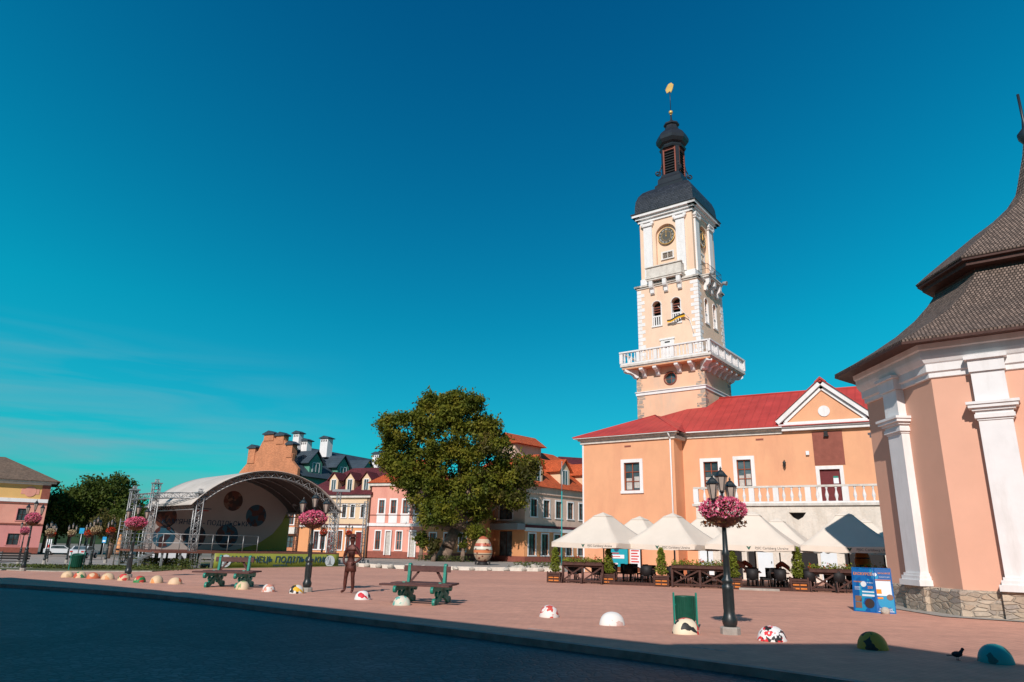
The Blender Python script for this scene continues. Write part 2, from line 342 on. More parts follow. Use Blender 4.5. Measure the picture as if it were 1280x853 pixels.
def obj(name, mb, mat, parent=None, bevel=0):
    me = bpy.data.meshes.new(name); off = wloc(parent)
    me.from_pydata([(a - off.x, b - off.y, c - off.z) for a, b, c in mb.v], [], mb.f)
    ul = me.uv_layers.new(name='UVMap'); d = ul.data
    for p, uv, sm in zip(me.polygons, mb.uv, mb.sm):
        p.use_smooth = sm
        if uv:
            for li, c in zip(p.loop_indices, uv): d[li].uv = c
    me.materials.append(M[mat] if isinstance(mat, str) else mat); me.validate(); me.update()
    if mb.sm and sum(mb.sm) > .6 * len(mb.sm):
        bm_ = bmesh.new(); bm_.from_mesh(me); bmesh.ops.remove_doubles(bm_, verts=bm_.verts, dist=1e-5); bm_.to_mesh(me); bm_.free()
    o = bpy.data.objects.new(name, me); col.objects.link(o); o.parent = parent
    if bevel:
        m = o.modifiers.new('bevel', 'BEVEL'); m.width = bevel; m.segments = 2; m.limit_method = 'ANGLE'
    return o
def tag(o, label, cat=None, group=None, kind=None):
    if label: o['label'] = label
    if cat: o['category'] = cat
    if group: o['group'] = group
    if kind: o['kind'] = kind
    return o
def thing(name, label, cat, loc=(0, 0, 0), rz=0, group=None):
    o = bpy.data.objects.new(name, None); col.objects.link(o); o.empty_display_size = .3
    o.location = loc; o.rotation_euler = (0, 0, rz); return tag(o, label, cat, group)
def struct(o): o['kind'] = 'structure'; return o
def kids(o): return [c for c in bpy.data.objects if c.parent == o]
def dup(root, loc, rz=0, label=None, scale=1, mats=None):
    def cp(o, par):
        n = o.copy(); col.objects.link(n); n.parent = par
        for ch in kids(o): cp(ch, n)
        return n
    r = cp(root, None); r.location = loc; r.rotation_euler = (0, 0, rz); r.scale = (scale,) * 3
    if label: r['label'] = label
    return r
def place(root, loc, rz=0, scale=1):
    root.location = loc; root.rotation_euler = (0, 0, rz); root.scale = (scale,) * 3; return root
def frame(P, ang): return Matrix.Translation((P[0], P[1], P[2] if len(P) > 2 else 0)) @ Matrix.Rotation(R(ang), 4, 'Z')
def T(x):
    d = min(50, max(0, -x - 10)); return -0.025 * d * d / (d + 8)
def on(x, y, dz=0): return (x, y, T(x) + dz)
def mesh_np(name, V, F, mat, parent=None):
    me = bpy.data.meshes.new(name); off = wloc(parent); V = np.asarray(V, float) - np.array(off)
    me.vertices.add(len(V)); me.vertices.foreach_set('co', V.ravel())
    k = F.shape[1]; me.loops.add(F.size); me.loops.foreach_set('vertex_index', F.ravel().astype(np.int32))
    me.polygons.add(len(F)); me.polygons.foreach_set('loop_start', np.arange(0, F.size, k, dtype=np.int32))
    me.materials.append(M[mat]); me.update(calc_edges=True); me.validate()
    o = bpy.data.objects.new(name, me); col.objects.link(o); o.parent = parent; return o
def leaves(P, size, bias=None, flat=.0):
    """one bent leaf quad at each point, random orientation"""
    n = len(P); a = rng.normal(size=(n, 3)); a /= np.linalg.norm(a, axis=1)[:, None]
    if bias is not None: a = a * .8 + bias; a /= np.linalg.norm(a, axis=1)[:, None]
    b = np.cross(a, rng.normal(size=(n, 3))); b /= np.linalg.norm(b, axis=1)[:, None]; c = np.cross(a, b)
    s = (size * rng.uniform(.6, 1.4, n))[:, None]
    V = np.stack([P - b * s, P - c * s * .5, P + b * s, P + c * s * .5], 1).reshape(-1, 3)
    return V, np.arange(4 * n).reshape(-1, 4)
def blobpts(n, c, r, shell=.55):
    d = rng.normal(size=(n, 3)); d /= np.linalg.norm(d, axis=1)[:, None]
    t = rng.uniform(shell, 1, n) ** .6
    return np.array(c) + d * t[:, None] * np.array(r)

# ------------------------------------------------------------------ camera, light, sky
p_ = math.atan(256.5 / 870); r_ = math.atan(67 / 2950)
F_ = Vector((0, math.cos(p_), math.sin(p_))); R0 = Vector((1, 0, 0)); U0 = Vector((0, -math.sin(p_), math.cos(p_)))
Rv = R0 * math.cos(r_) + U0 * math.sin(r_); Uv = -R0 * math.sin(r_) + U0 * math.cos(r_)
cd = bpy.data.cameras.new('camera'); cam = bpy.data.objects.new('camera', cd); col.objects.link(cam)
mw = Matrix((Rv, Uv, -F_)).transposed().to_4x4(); mw.translation = (0, 0, 1.65); cam.matrix_world = mw
cd.sensor_width = 36; cd.lens = 870 / 1280 * 36; cd.clip_end = 3000; cd.clip_start = .05; sc.camera = cam
SUN = Vector((-.30, -.954, math.tan(R(34)))).normalized(); EL = math.asin(SUN.z)
sl = bpy.data.lights.new('sun', 'SUN'); sl.energy = 4.3; sl.angle = R(.5); sl.color = (1, .92, .86)
so = bpy.data.objects.new('sun', sl); col.objects.link(so); so.rotation_euler = SUN.to_track_quat('Z', 'Y').to_euler()
w = bpy.data.worlds.new('World'); sc.world = w; w.use_nodes = True; nt = w.node_tree; bg = nt.nodes['Background']
sky = nt.nodes.new('ShaderNodeTexSky'); sky.sky_type = 'NISHITA'; sky.sun_disc = False; sky.sun_elevation = EL
sky.sun_rotation = math.atan2(SUN.x, SUN.y); sky.altitude = 200; sky.air_density = 1.3; sky.dust_density = .4; sky.ozone_density = 2.5
mx = nt.nodes.new('ShaderNodeMix'); mx.data_type = 'RGBA'; mx.blend_type = 'MULTIPLY'; mx.inputs[0].default_value = 1
nt.links.new(sky.outputs[0], mx.inputs[6])
# thin streaky cirrus low in the west, part of the sky itself
tc = nt.nodes.new('ShaderNodeTexCoord'); sx = nt.nodes.new('ShaderNodeSeparateXYZ'); nt.links.new(tc.outputs['Generated'], sx.inputs[0])
tr_ = nt.nodes.new('ShaderNodeValToRGB'); tr_.color_ramp.elements[0].position = .05; tr_.color_ramp.elements[0].color = (.05, .76, .86, 1); tr_.color_ramp.elements[1].position = .75; tr_.color_ramp.elements[1].color = (.004, .60, .93, 1)
em_ = tr_.color_ramp.elements.new(.3); em_.color = (.012, .72, .84, 1)
em_ = tr_.color_ramp.elements.new(.95); em_.color = (.003, .34, .56, 1)
nt.links.new(sx.outputs['Z'], tr_.inputs[0]); 
sy_ = nt.nodes.new('ShaderNodeMapRange'); sy_.inputs['From Min'].default_value = -.1; sy_.inputs['From Max'].default_value = -.8; nt.links.new(sx.outputs['Y'], sy_.inputs['Value'])
sm_ = nt.nodes.new('ShaderNodeMix'); sm_.data_type = 'RGBA'; nt.links.new(sy_.outputs[0], sm_.inputs[0]); nt.links.new(tr_.outputs[0], sm_.inputs[6]); sm_.inputs[7].default_value = (.15, .36, .46, 1)
# the sky is deepest opposite the sun and lighter to both sides
xx = nt.nodes.new('ShaderNodeMath'); xx.operation = 'MULTIPLY'; nt.links.new(sx.outputs['X'], xx.inputs[0]); nt.links.new(sx.outputs['X'], xx.inputs[1])
xr = nt.nodes.new('ShaderNodeMapRange'); xr.inputs['From Max'].default_value = .34; nt.links.new(xx.outputs[0], xr.inputs['Value'])
gx = nt.nodes.new('ShaderNodeMix'); gx.data_type = 'RGBA'; nt.links.new(xr.outputs[0], gx.inputs[0]); gx.inputs[6].default_value = (1, 1, 1, 1); gx.inputs[7].default_value = (1, 1.54, 1.34, 1)
gm = nt.nodes.new('ShaderNodeMix'); gm.data_type = 'RGBA'; gm.blend_type = 'MULTIPLY'; gm.inputs[0].default_value = 1; nt.links.new(sm_.outputs[2], gm.inputs[6]); nt.links.new(gx.outputs[2], gm.inputs[7])
gz = nt.nodes.new('ShaderNodeMapRange'); gz.inputs['From Min'].default_value = .02; gz.inputs['From Max'].default_value = .3; nt.links.new(sx.outputs['Z'], gz.inputs['Value']); 
g2 = nt.nodes.new('ShaderNodeMix'); g2.data_type = 'RGBA'; nt.links.new(gz.outputs[0], g2.inputs[0]); nt.links.new(sm_.outputs[2], g2.inputs[6]); nt.links.new(gm.outputs[2], g2.inputs[7])
nt.links.new(g2.outputs[2], mx.inputs[7])
mp = nt.nodes.new('ShaderNodeMapping'); mp.inputs['Scale'].default_value = (2.2, 2.2, 22); nt.links.new(tc.outputs['Generated'], mp.inputs['Vector'])
cn = nt.nodes.new('ShaderNodeTexNoise'); cn.inputs['Scale'].default_value = 1.6; cn.inputs['Detail'].default_value = 7; cn.inputs['Distortion'].default_value = .6
nt.links.new(mp.outputs[0], cn.inputs['Vector'])
cr = nt.nodes.new('ShaderNodeValToRGB'); cr.color_ramp.elements[0].position = .38; cr.color_ramp.elements[1].position = .72; nt.links.new(cn.outputs[0], cr.inputs[0])
hz = nt.nodes.new('ShaderNodeMapRange'); hz.inputs['From Min'].default_value = .26; hz.inputs['From Max'].default_value = .12; nt.links.new(sx.outputs['Z'], hz.inputs['Value'])
wx = nt.nodes.new('ShaderNodeMapRange'); wx.inputs['From Min'].default_value = -.2; wx.inputs['From Max'].default_value = -.5; nt.links.new(sx.outputs['X'], wx.inputs['Value'])
m1 = nt.nodes.new('ShaderNodeMath'); m1.operation = 'MULTIPLY'; nt.links.new(hz.outputs[0], m1.inputs[0]); nt.links.new(wx.outputs[0], m1.inputs[1])
m2 = nt.nodes.new('ShaderNodeMath'); m2.operation = 'MULTIPLY'; nt.links.new(m1.outputs[0], m2.inputs[0]); nt.links.new(cr.outputs[0], m2.inputs[1])
m3 = nt.nodes.new('ShaderNodeMath'); m3.operation = 'MULTIPLY'; m3.inputs[1].default_value = .65; nt.links.new(m2.outputs[0], m3.inputs[0])
cm = nt.nodes.new('ShaderNodeMix'); cm.data_type = 'RGBA'; nt.links.new(m3.outputs[0], cm.inputs[0]); nt.links.new(mx.outputs[2], cm.inputs[6]); cm.inputs[7].default_value = (2.2, 4.2, 5.0, 1)
nt.links.new(cm.outputs[2], bg.inputs[0]); bg.inputs[1].default_value = .095
vs = sc.view_settings; sc.display_settings.display_device = 'sRGB'; vs.view_transform = 'Standard'; vs.look = 'None'; vs.exposure = 0; vs.gamma = 1; vs.use_curve_mapping = False

# ------------------------------------------------------------------ ground sheets (drape over the gentle slope T)
def clip(poly, xc, keep_less):
    out = []
    for i in range(len(poly)):
        a, b = poly[i], poly[(i + 1) % len(poly)]
        ia = (a[0] <= xc) == keep_less or a[0] == xc; ib = (b[0] <= xc) == keep_less or b[0] == xc
        if ia: out.append(a)
        if ia != ib:
            t = (xc - a[0]) / (b[0] - a[0]); out.append((xc, a[1] + t * (b[1] - a[1])))
    return out
def sheet(name, poly, dz, mat, kind='structure'):
    mb = MB(); base = poly
    tri = [[poly[i] for i in t] for t in geometry.tessellate_polygon([[Vector((a, b, 0)) for a, b in poly]])]
    cuts = [-400] + [-60 + 2.5 * k for k in range(21)] + [400]
    for t in tri:
        for a, b in zip(cuts, cuts[1:]):
            s = clip(t, b, True)
            if len(s) > 2: s = clip(s, a, False)
            if len(s) > 2:
                ar = sum(s[i][0] * s[(i + 1) % len(s)][1] - s[(i + 1) % len(s)][0] * s[i][1] for i in range(len(s)))
                if abs(ar) < 1e-6: continue
                if ar < 0: s = s[::-1]
                mb.face([(x, y, T(x) + dz) for x, y in s])
    o = obj(name, mb, mat); o['kind'] = kind; return o
KERB = [(-75, 62), (-55, 49.5), (-36, 38.3), (-25, 31.6), (-19.32, 28.1), (-14.53, 25.2), (-10.66, 22.8), (-7.51, 20.6), (-4.54, 18.2), (-.51, 15.05), (2.27, 12.72), (3.95, 11.2), (8, 7.2), (14, 1), (30, -16)]
sheet('ground', [(-390, -150), (390, -150), (390, 900), (-390, 900)], -.20, 'earth')
sheet('road', [(-110, 62)] + KERB + [(30, -120), (-110, -120)], -.12, 'road')
BACK = [(30, 50), (20, 52), (10, 51.5), (3.4, 51.5), (-2.4, 50.2), (-8, 50.0), (-11.2, 53.3), (-19.5, 44.5), (-19.5, 40.5), (-25, 40.5), (-32, 44.6), (-58, 61), (-74, 70.5)]
sheet('plaza_paving', [k for k in KERB if k[0] > -76] + BACK[0:], 0, 'paving')
sheet('pavement', [(30, 50), (20, 52), (10, 51.5), (3.4, 51.5), (-2.4, 50.2), (-8, 50), (-11.2, 53.3), (-14, 57), (-40, 92), (-20, 94), (10, 100), (60, 110), (60, 50)], -.03, 'farpave')
sheet('street', [(-74, 71), (-58, 62.6), (-32, 47), (-24, 49), (-28, 60), (-45, 96), (-110, 150), (-160, 120)], -.15, 'farpave')
g_ = sheet('turf_strip', [(-19.5, 40.6), (-25, 40.6), (-32, 44.7), (-58, 61.1), (-56.6, 62.6), (-31.6, 46.6), (-24, 43.2), (-19.5, 43.4)], .03, 'slabgrass'); 
sheet('stage_ground', [(-19.5, 43.4), (-11.2, 53.3), (-14, 57), (-27, 66), (-32, 47)], -.02, 'slabgrass')
def ribbon(name, pts, w, z0, z1, mat):
    mb = MB(); P2 = []
    fine = []
    for a, b in zip(pts, pts[1:]):
        L = math.hypot(b[0] - a[0], b[1] - a[1]); n = max(1, int(L / 2))
        fine += [(a[0] + (b[0] - a[0]) * i / n, a[1] + (b[1] - a[1]) * i / n) for i in range(n)]
    fine.append(pts[-1]); nn = []
    for i in range(len(fine)):
        a = fine[max(0, i - 1)]; b = fine[min(len(fine) - 1, i + 1)]; d = Vector((b[0] - a[0], b[1] - a[1])).normalized(); nn.append((-d.y, d.x))
    for i in range(len(fine) - 1):
        (a, b), (na, nb) = (fine[i], fine[i + 1]), (nn[i], nn[i + 1])
        ai, bi = (a[0] - na[0] * w, a[1] - na[1] * w), (b[0] - nb[0] * w, b[1] - nb[1] * w)
        za, zb = T(a[0]), T(b[0])
        mb.face([(ai[0], ai[1], za + z1), (bi[0], bi[1], zb + z1), (b[0], b[1], zb + z1), (a[0], a[1], za + z1)])
        mb.face([(ai[0], ai[1], za + z0), (bi[0], bi[1], zb + z0), (bi[0], bi[1], zb + z1), (ai[0], ai[1], za + z1)])
        mb.face([(a[0], a[1], za + z1), (b[0], b[1], zb + z1), (b[0], b[1], zb + z0), (a[0], a[1], za + z0)])
    return struct(obj(name, mb, mat))
ribbon('kerb', KERB, .16, -.3, .006, 'kerb')
ribbon('kerb', [(-58, 61.1), (-32, 44.65), (-25, 40.55), (-19.5, 40.55)], .12, -.1, .05, 'concrete')
# worn painted edge marks on the plaza beside the kerb
mb = MB()
for i in range(4, len(KERB) - 2):
    a, b = Vector(KERB[i]), Vector(KERB[i + 1]); d = (b - a).normalized(); nrm = Vector((-d.y, d.x)); L = (b - a).length
    for k in range(int(L / 2.1)):
        if rng.random() < .45: continue
        p = a + d * (k * 2.1 + .3) + nrm * rng.uniform(1.0, 1.25); ww = rng.uniform(.3, .7)
        e = p + d * ww; f = nrm * .07
        mb.face([(p.x, p.y, T(p.x) + .004), (e.x, e.y, T(e.x) + .004), (e.x + f.x, e.y + f.y, T(e.x) + .004), (p.x + f.x, p.y + f.y, T(p.x) + .004)])
struct(obj('plaza_marking', mb, 'paint'))
# wooded hill on the horizon beyond the trees
mb = MB(); N = 30
prev = None
for i in range(N + 1):
    x = -230 + i * 15; h = 4 + 5 * math.sin(i * .45 + 1) + 3 * math.sin(i * 1.1) + (8 if i < 12 else 0)
    row = [(x, 300, -1.5), (x, 330, h * .6), (x, 370, h), (x, 460, h * .7), (x, 520, -1.5)]
    if prev:
        for a in range(4): mb.face([prev[a], row[a], row[a + 1], prev[a + 1]], sm=True)
    prev = row
o = obj('hill', mb, 'forest'); struct(o)

# ------------------------------------------------------------------ windows
def window(par, Mx, s, z, w, h, y=.14, trim='white', fr='woodred', cols_=2, rows=3, tw=.16, curtain=False, sill=True, name='window'):
    """opening s..s+w, z..z+h of a wall at depth 0; trim stands proud, frame and pane lie in the reveal"""
    mb = MB(Mx)
    if trim:
        mb.bx(s - tw, s, -.05, .02, z, z + h); mb.bx(s + w, s + w + tw, -.05, .02, z, z + h)
        mb.bx(s - tw, s + w + tw, -.052, .02, z + h, z + h + tw); 
        if sill: mb.bx(s - tw - .04, s + w + tw + .04, -.10, .02, z - tw * .8, z)
        o = obj(name, mb, trim, par)
        f = MB(Mx)
    else: f = mb; o = None
    b = .05 if w > .5 else .03
    f.bx(s, s + b, y - .04, y + .03, z, z + h); f.bx(s + w - b, s + w, y - .04, y + .03, z, z + h)
    f.bx(s + b, s + w - b, y - .04, y + .03, z, z + b); f.bx(s + b, s + w - b, y - .04, y + .03, z + h - b, z + h)
    for i in range(1, cols_): f.bx(s + w * i / cols_ - b / 2, s + w * i / cols_ + b / 2, y - .035, y + .025, z + b, z + h - b)
    for i in range(1, rows): f.bx(s + b, s + w - b, y - .03, y + .02, z + h * i / rows - b * .4, z + h * i / rows + b * .4)
    if o: obj('frame', f, fr, o)
    else: o = obj(name, f, fr, par)
    g = MB(Mx); g.bx(s, s + w, y + .03, y + .05, z, z + h); obj('pane', g, 'glass', o)
    if curtain: c = MB(Mx); c.bx(s + w * .08, s + w * .42, y + .026, y + .029, z + h * .05, z + h * .45); c.bx(s + w * .58, s + w * .9, y + .026, y + .029, z + h * .1, z + h * .5); obj('curtain', c, 'curtain', o)
    return o
def door(par, Mx, s, z, w, h, mat='doorred', trim='white', tw=.15, y=.12, name='door'):
    mb = MB(Mx); mb.bx(s, s + w, y, y + .06, z, z + h); o = obj(name, mb, mat, par)
    t = MB(Mx)
    if trim:
        t.bx(s - tw, s, -.05, .02, z, z + h); t.bx(s + w, s + w + tw, -.05, .02, z, z + h); t.bx(s - tw, s + w + tw, -.052, .02, z + h, z + h + tw)
        obj('door_frame', t, trim, o)
    pn = MB(Mx)
    for i in (0, 1):
        for zz in (.08, .5): pn.bx(s + w * (.08 + .48 * i), s + w * (.44 + .48 * i), y - .02, y, z + h * zz, z + h * (zz + .36))
    obj('door_panel', pn, mat, o); return o

# ================================================================== TOWN HALL
hall = thing('town_hall', 'peach town hall with red metal roof, white pediment and balustraded terrace', 'building', (5.5, 52.66, 0))
MW = frame((5.5, 52.66, 0), -35.4); MM = frame((12.34, 49.74, 0), -29)
wingw = window(hall, MW, 3.42, 5.62, 1.22, 1.98, curtain=True, tw=.24)
mb = MB(MW); mb.wall(rect(0, 7.27, 0, 9.3), [rect(3.42, 4.64, 5.62, 7.6)], .25)
mb.face([(7.27, 0, 0), (7.27, 4.0, 0), (7.27, 4.0, 9.3), (7.27, 0, 9.3)]); mb.face([(0, 7, 0), (0, 0, 0), (0, 0, 9.3), (0, 7, 9.3)]); mb.face([(7.27, 7, 0), (0, 7, 0), (0, 7, 9.3), (7.27, 7, 9.3)])
mb.M = MM
wn = [rect(1.42, 2.42, 5.7, 7.6), rect(3.68, 4.62, 5.76, 7.66)]
dr = rect(8.85, 10.05, 4.5, 6.85)
mb.wall(rect(0, 14.5, 0, 9.4), wn + [dr], .25)
mb.face([(14.5, 0, 0), (14.5, 12, 0), (14.5, 12, 9.4), (14.5, 0, 9.4)]); mb.face([(14.5, 12, 0), (0, 12, 0), (0, 12, 9.4), (14.5, 12, 9.4)]); mb.face([(0, 12, 0), (0, 0, 0), (0, 0, 9.4), (0, 12, 9.4)])
obj('wall', mb, 'peach', hall)
window(hall, MM, 1.42, 5.7, 1.0, 1.9, curtain=True, tw=.24, sill=False); window(hall, MM, 3.68, 5.76, .94, 1.9, curtain=True, tw=.24, sill=False)
dd = door(hall, MM, 8.85, 4.5, 1.2, 2.35, tw=.22)
mb = MB(MM); mb.bx(9.62, 9.92, .08, .10, 5.95, 6.4); obj('notice', mb, 'printwhite', dd); mb = MB(MM); mb.bx(9.62, 9.92, .074, .084, 6.3, 6.42); obj('notice_header', mb, 'green', dd)
mb = MB(MM); mb.bx(8.62, 10.42, -.035, .01, 7.12, 9.3); obj('wall_panel', mb, 'brownplaster', hall)
mb = MB(MM); mb.bx(9.36, 9.58, -.2, -.035, 9.02, 9.3); mb.bx(9.32, 9.62, -.24, -.04, 8.94, 9.02); obj('floodlight', mb, 'black', hall)
# cornice bands and gutter
mb = MB(MW); mb.bx(-.12, 7.39, -.12, .02, 9.12, 9.36); mb.bx(-.26, 7.5, -.28, .02, 9.36, 9.5); mb.bx(7.27, 7.5, .02, 3.4, 9.14, 9.36); mb.bx(-.12, 0, .02, 7, 9.14, 9.5)
mb.M = MM; mb.bx(-.1, 6.8, -.1, .02, 9.28, 9.5); mb.bx(-.3, 6.8, -.26, .02, 9.5, 9.62); obj('cornice', mb, 'offwhite', hall)
mb = MB(MW); mb.bx(-.5, 7.72, -.52, -.38, 9.50, 9.60); mb.M = MM; mb.bx(-.6, 6.85, -.50, -.36, 9.62, 9.72); obj('gutter', mb, 'white', hall)
mb = MB(MW); mb.tube([(7.05, -.44, 9.5), (7.05, -.1, 9.1), (7.05, -.1, .3), (7.05, -.25, .1)], .055, 8); obj('downpipe', mb, 'white', hall)
mb = MB(MW); mb.bx(0, .12, -.03, 0, 0, 9.12); obj('corner_strip', mb, 'white', hall)
for Mx, s_, z_ in ((MW, 3.5, 8.72), (MM, 5.05, 8.92)):
    mb = MB(Mx); mb.bx(s_, s_ + .5, -.02, .01, z_, z_ + .12); obj('vent', mb, 'brownplaster', hall)
mb = MB(MM); mb.lathe([(.02, 0), (.09, .12), (.1, .3), (.12, .34), (.01, .5)], (6.78, -.22, 7.0), 8); mb.bx(6.76, 6.80, -.22, 0, 7.48, 7.52); obj('wall_lantern', mb, 'iron', hall)
mb = MB(MM); mb.bx(8.15, 8.35, -.16, 0, 7.8, 8.05); obj('alarm_box', mb, 'printwhite', hall)
# pediment
mb = MB(MM); tri = [(6.95, 9.98), (11.95, 9.98), (9.47, 12.15)]
mb.prism(tri, -.08, .2); obj('pediment_field', mb, 'peach', hall)
def rake(mb, a, b, w0, y0, y1):
    a, b = Vector(a), Vector(b); d = (b - a).normalized(); n = Vector((-d.y, d.x))
    mb.prism([tuple(a), tuple(b), tuple(b + n * w0), tuple(a + n * w0)], y0, y1)
mb = MB(MM); mb.bx(6.65, 12.3, -.42, .02, 9.62, 9.84); mb.bx(6.8, 12.15, -.3, .02, 9.42, 9.62); mb.bx(6.95, 12.0, -.2, -.08, 9.84, 10.0)
rake(mb, (6.65, 9.86), (9.47, 12.34), .3, -.4, -.06); rake(mb, (9.47, 12.34), (12.3, 9.86), .3, -.4, -.06)
rake(mb, (7.1, 9.95), (9.47, 12.04), .2, -.2, -.075); rake(mb, (9.47, 12.04), (11.84, 9.95), .2, -.2, -.075)
obj('pediment_cornice', mb, 'white', hall)
mb = MB(MM); mb.prism(circ(9.5, 10.62, .36, 24), -.14, -.06); obj('medallion', mb, 'white', hall)
mb = MB(MM); mb.prism([(9.1, 12.55), (9.47, 12.9), (9.84, 12.55)], -.42, .1)
for sg in (1, -1):
    a = (9.47 - sg * 2.95, 10.16); b_ = (9.47, 12.72)
    mb.face([(a[0], -.5, a[1]), (b_[0], -.5, b_[1]), (b_[0], 6.0, b_[1]), (a[0], .9, a[1])][::sg], [(0, 0), (3, 0), (3, 3), (0, 3)])
    rake(mb, *((a, b_) if sg > 0 else (b_, a)), .05, -.5, -.05)
# main roof slope (28 degrees)
t28 = math.tan(R(28)); zr = lambda nb: 9.72 + t28 * (nb + .5)
P = [(-.9, -.5), (6.75, -.5), (12.2, -.5), (15, -.5), (15, 6.4), (1.45, 6.3), (.85, 4.45), (-.65, 4.3), (-2.37, 3.04)]
P = [(a, b, zr(b) + .0) for a, b in P]
mb.face(P, [(a, b) for a, b, c_ in P])
mb.face([(15, 6.4, zr(6.4)), (15, 13, zr(-.3)), (1.0, 13, zr(-.3)), (1.45, 6.3, zr(6.3))], [(0, 0), (0, 7), (14, 7), (14, 0)])
mb.face([(1.45, 6.3, zr(6.3)), (1.0, 13, zr(-.3)), (-2.3, 9, zr(0)), (-2.37, 3.04, zr(3.04)), (-.65, 4.3, zr(4.3)), (.85, 4.45, zr(4.45))][::1])
mb.bx(-.7, 15, -.52, -.40, 9.70, 9.74)
for a, b in (((1.45, 6.3), (15, 6.4)),): mb.tube([(a[0], a[1], zr(a[1]) + .03), (b[0], b[1], zr(b[1]) + .03)], .08, 6)
# wing hip
mb.M = MW; e0 = 9.6; ap = (4.05, 4.4, 11.75)
cs = [(-.55, -.55, e0), (7.8, -.55, e0), (7.8, 7.5, e0 + .1), (-.55, 7.5, e0)]
for i in range(4):
    a, b = cs[i], cs[(i + 1) % 4]; L = math.dist(a, b)
    if i == 1: mb.face([a, (7.8, 3.6, e0), (6.4, 4.4, 11.1), ap], [(0, 0), (4, 0), (3, 2), (0, 4)]); continue
    mb.face([a, b, ap], [(0, 0), (L, 0), (L / 2, 4.6)])
mb.face([ap, (7.8, 7.5, e0 + .1), (7.8, 3.0, e0)])
for i in (0, 1): mb.tube([cs[i], ap], .05, 6)
mb.bx(-.55, 7.8, -.56, -.44, 9.56, 9.62)
obj('roof', mb, 'redroof', hall)
mb = MB(MW); mb.bx(-.5, 7.7, -.44, 0, 9.50, 9.55); mb.M = MM; mb.bx(-.5, 6.8, -.4, 0, 9.62, 9.66); obj('soffit', mb, 'offwhite', hall)
# terrace: stone wall with a relieving arch, doors and dark openings below
YT = -3.0
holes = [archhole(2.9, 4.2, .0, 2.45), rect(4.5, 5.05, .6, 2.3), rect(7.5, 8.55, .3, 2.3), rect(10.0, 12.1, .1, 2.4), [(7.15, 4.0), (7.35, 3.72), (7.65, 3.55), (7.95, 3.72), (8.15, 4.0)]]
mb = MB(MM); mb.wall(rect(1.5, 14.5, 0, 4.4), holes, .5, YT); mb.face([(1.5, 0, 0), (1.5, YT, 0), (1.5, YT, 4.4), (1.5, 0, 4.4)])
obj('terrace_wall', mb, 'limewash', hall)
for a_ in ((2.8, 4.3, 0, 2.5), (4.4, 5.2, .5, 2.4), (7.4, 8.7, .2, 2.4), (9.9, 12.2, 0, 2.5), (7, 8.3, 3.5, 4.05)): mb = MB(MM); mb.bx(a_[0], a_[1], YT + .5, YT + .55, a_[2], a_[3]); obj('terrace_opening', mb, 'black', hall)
for s0, s1 in ((1.62, 2.45), (5.15, 6.05), (8.72, 9.6)):
    mb = MB(MM); mb.bx(s0, s1, YT - .08, YT - .02, .05, 2.15); a = obj('white_door', mb, 'printwhite', hall)
    mb = MB(MM); mb.bx(s1 - .12, s1 - .08, YT - .13, YT - .08, 1.0, 1.12); obj('handle', mb, 'iron', a)
mb = MB(MM); mb.bx(1.3, 14.6, YT - .12, 0, 4.4, 4.56); obj('terrace_slab', mb, 'offwhite', hall)
mb = MB(MM); mb.bx(1.4, 14.6, YT - .08, YT + .14, 5.5, 5.62); obj('handrail', mb, 'offwhite', hall)
mb = MB(MM); mb.bx(1.42, 14.6, YT - .06, YT + .12, 4.56, 4.66)
obj('balustrade_base', mb, 'white', hall)
bp = [(.06, 0), (.075, .04), (.05, .09), (.10, .28), (.105, .36), (.045, .62), (.04, .70), (.07, .76), (.075, .84)]
s = 1.55; k = 0
posts = [1.55, 3.2, 5.05, 6.5, 8.35, 10.45, 12.4, 14.3]
for a, b in zip(posts, posts[1:]):
    mb = MB(MM); mb.bx(a - .16, a + .16, YT - .07, YT + .13, 4.66, 5.5); obj('pier', mb, 'white', hall)
    nn = 3 if b - a > 1.7 else 2
    for i in range(nn):
        x = a + (b - a) * (i + 1) / (nn + 1)
        mb = MB(MM); mb.lathe(bp, (x, YT + .03, 4.66), 12); obj('baluster', mb, 'white', hall)

# ================================================================== CLOCK TOWER
CT = (14.72, 57.70)
tower = thing('clock_tower', 'tall pale peach clock tower with white galleries and black onion dome', 'tower', (CT[0], CT[1], 0))
TF = [frame((CT[0], CT[1], 0), -37 + 90 * k) for k in range(4)]   # faces: -y side is the face
def shaft(name, h, z0, z1, mat, holes_by_face={}, t=.35, h1=None):
    mb = MB()
    for k in range(4):
        mb.M = TF[k]; mb.wall(rect(-h, h, z0, z1), holes_by_face.get(k, []), t, -h)
    return obj(name, mb, mat, tower)
rh = circ(.07, 15.1, .5, 24)
shaft('lower_shaft', 2.95, 0, 16.3, 'peach_low', {0: [rh]}, .3)
mb = MB(TF[0]); mb.prism(circ(.07, 15.1, .52, 24), -2.7, -2.66); o = obj('round_window', mb, 'glass', tower)
mb = MB(TF[0])
for i in range(24):
    a, b = 2 * math.pi * i / 24, 2 * math.pi * (i + 1) / 24
    mb.tube([(.07 + .53 * math.cos(a), -2.97, 15.1 + .53 * math.sin(a)), (.07 + .53 * math.cos(b), -2.97, 15.1 + .53 * math.sin(b))], .06, 5)
mb.bx(.05, .09, -2.72, -2.7, 14.6, 15.6); mb.bx(-.43, .57, -2.72, -2.7, 15.08, 15.12)
obj('frame', mb, 'brownplaster', o)
arch = [archhole(-1.42, -.55, 19.85, 22.05), archhole(.33, 1.2, 19.85, 22.05), rect(-.45, .2, 16.6, 18.2)]
sarch = [archhole(-1.55, -.72, 19.85, 22.05), archhole(.3, 1.13, 19.85, 22.05)]
shaft('middle_shaft', 2.75, 16.3, 23.5, 'peach_pale', {0: arch, 1: sarch}, .55)
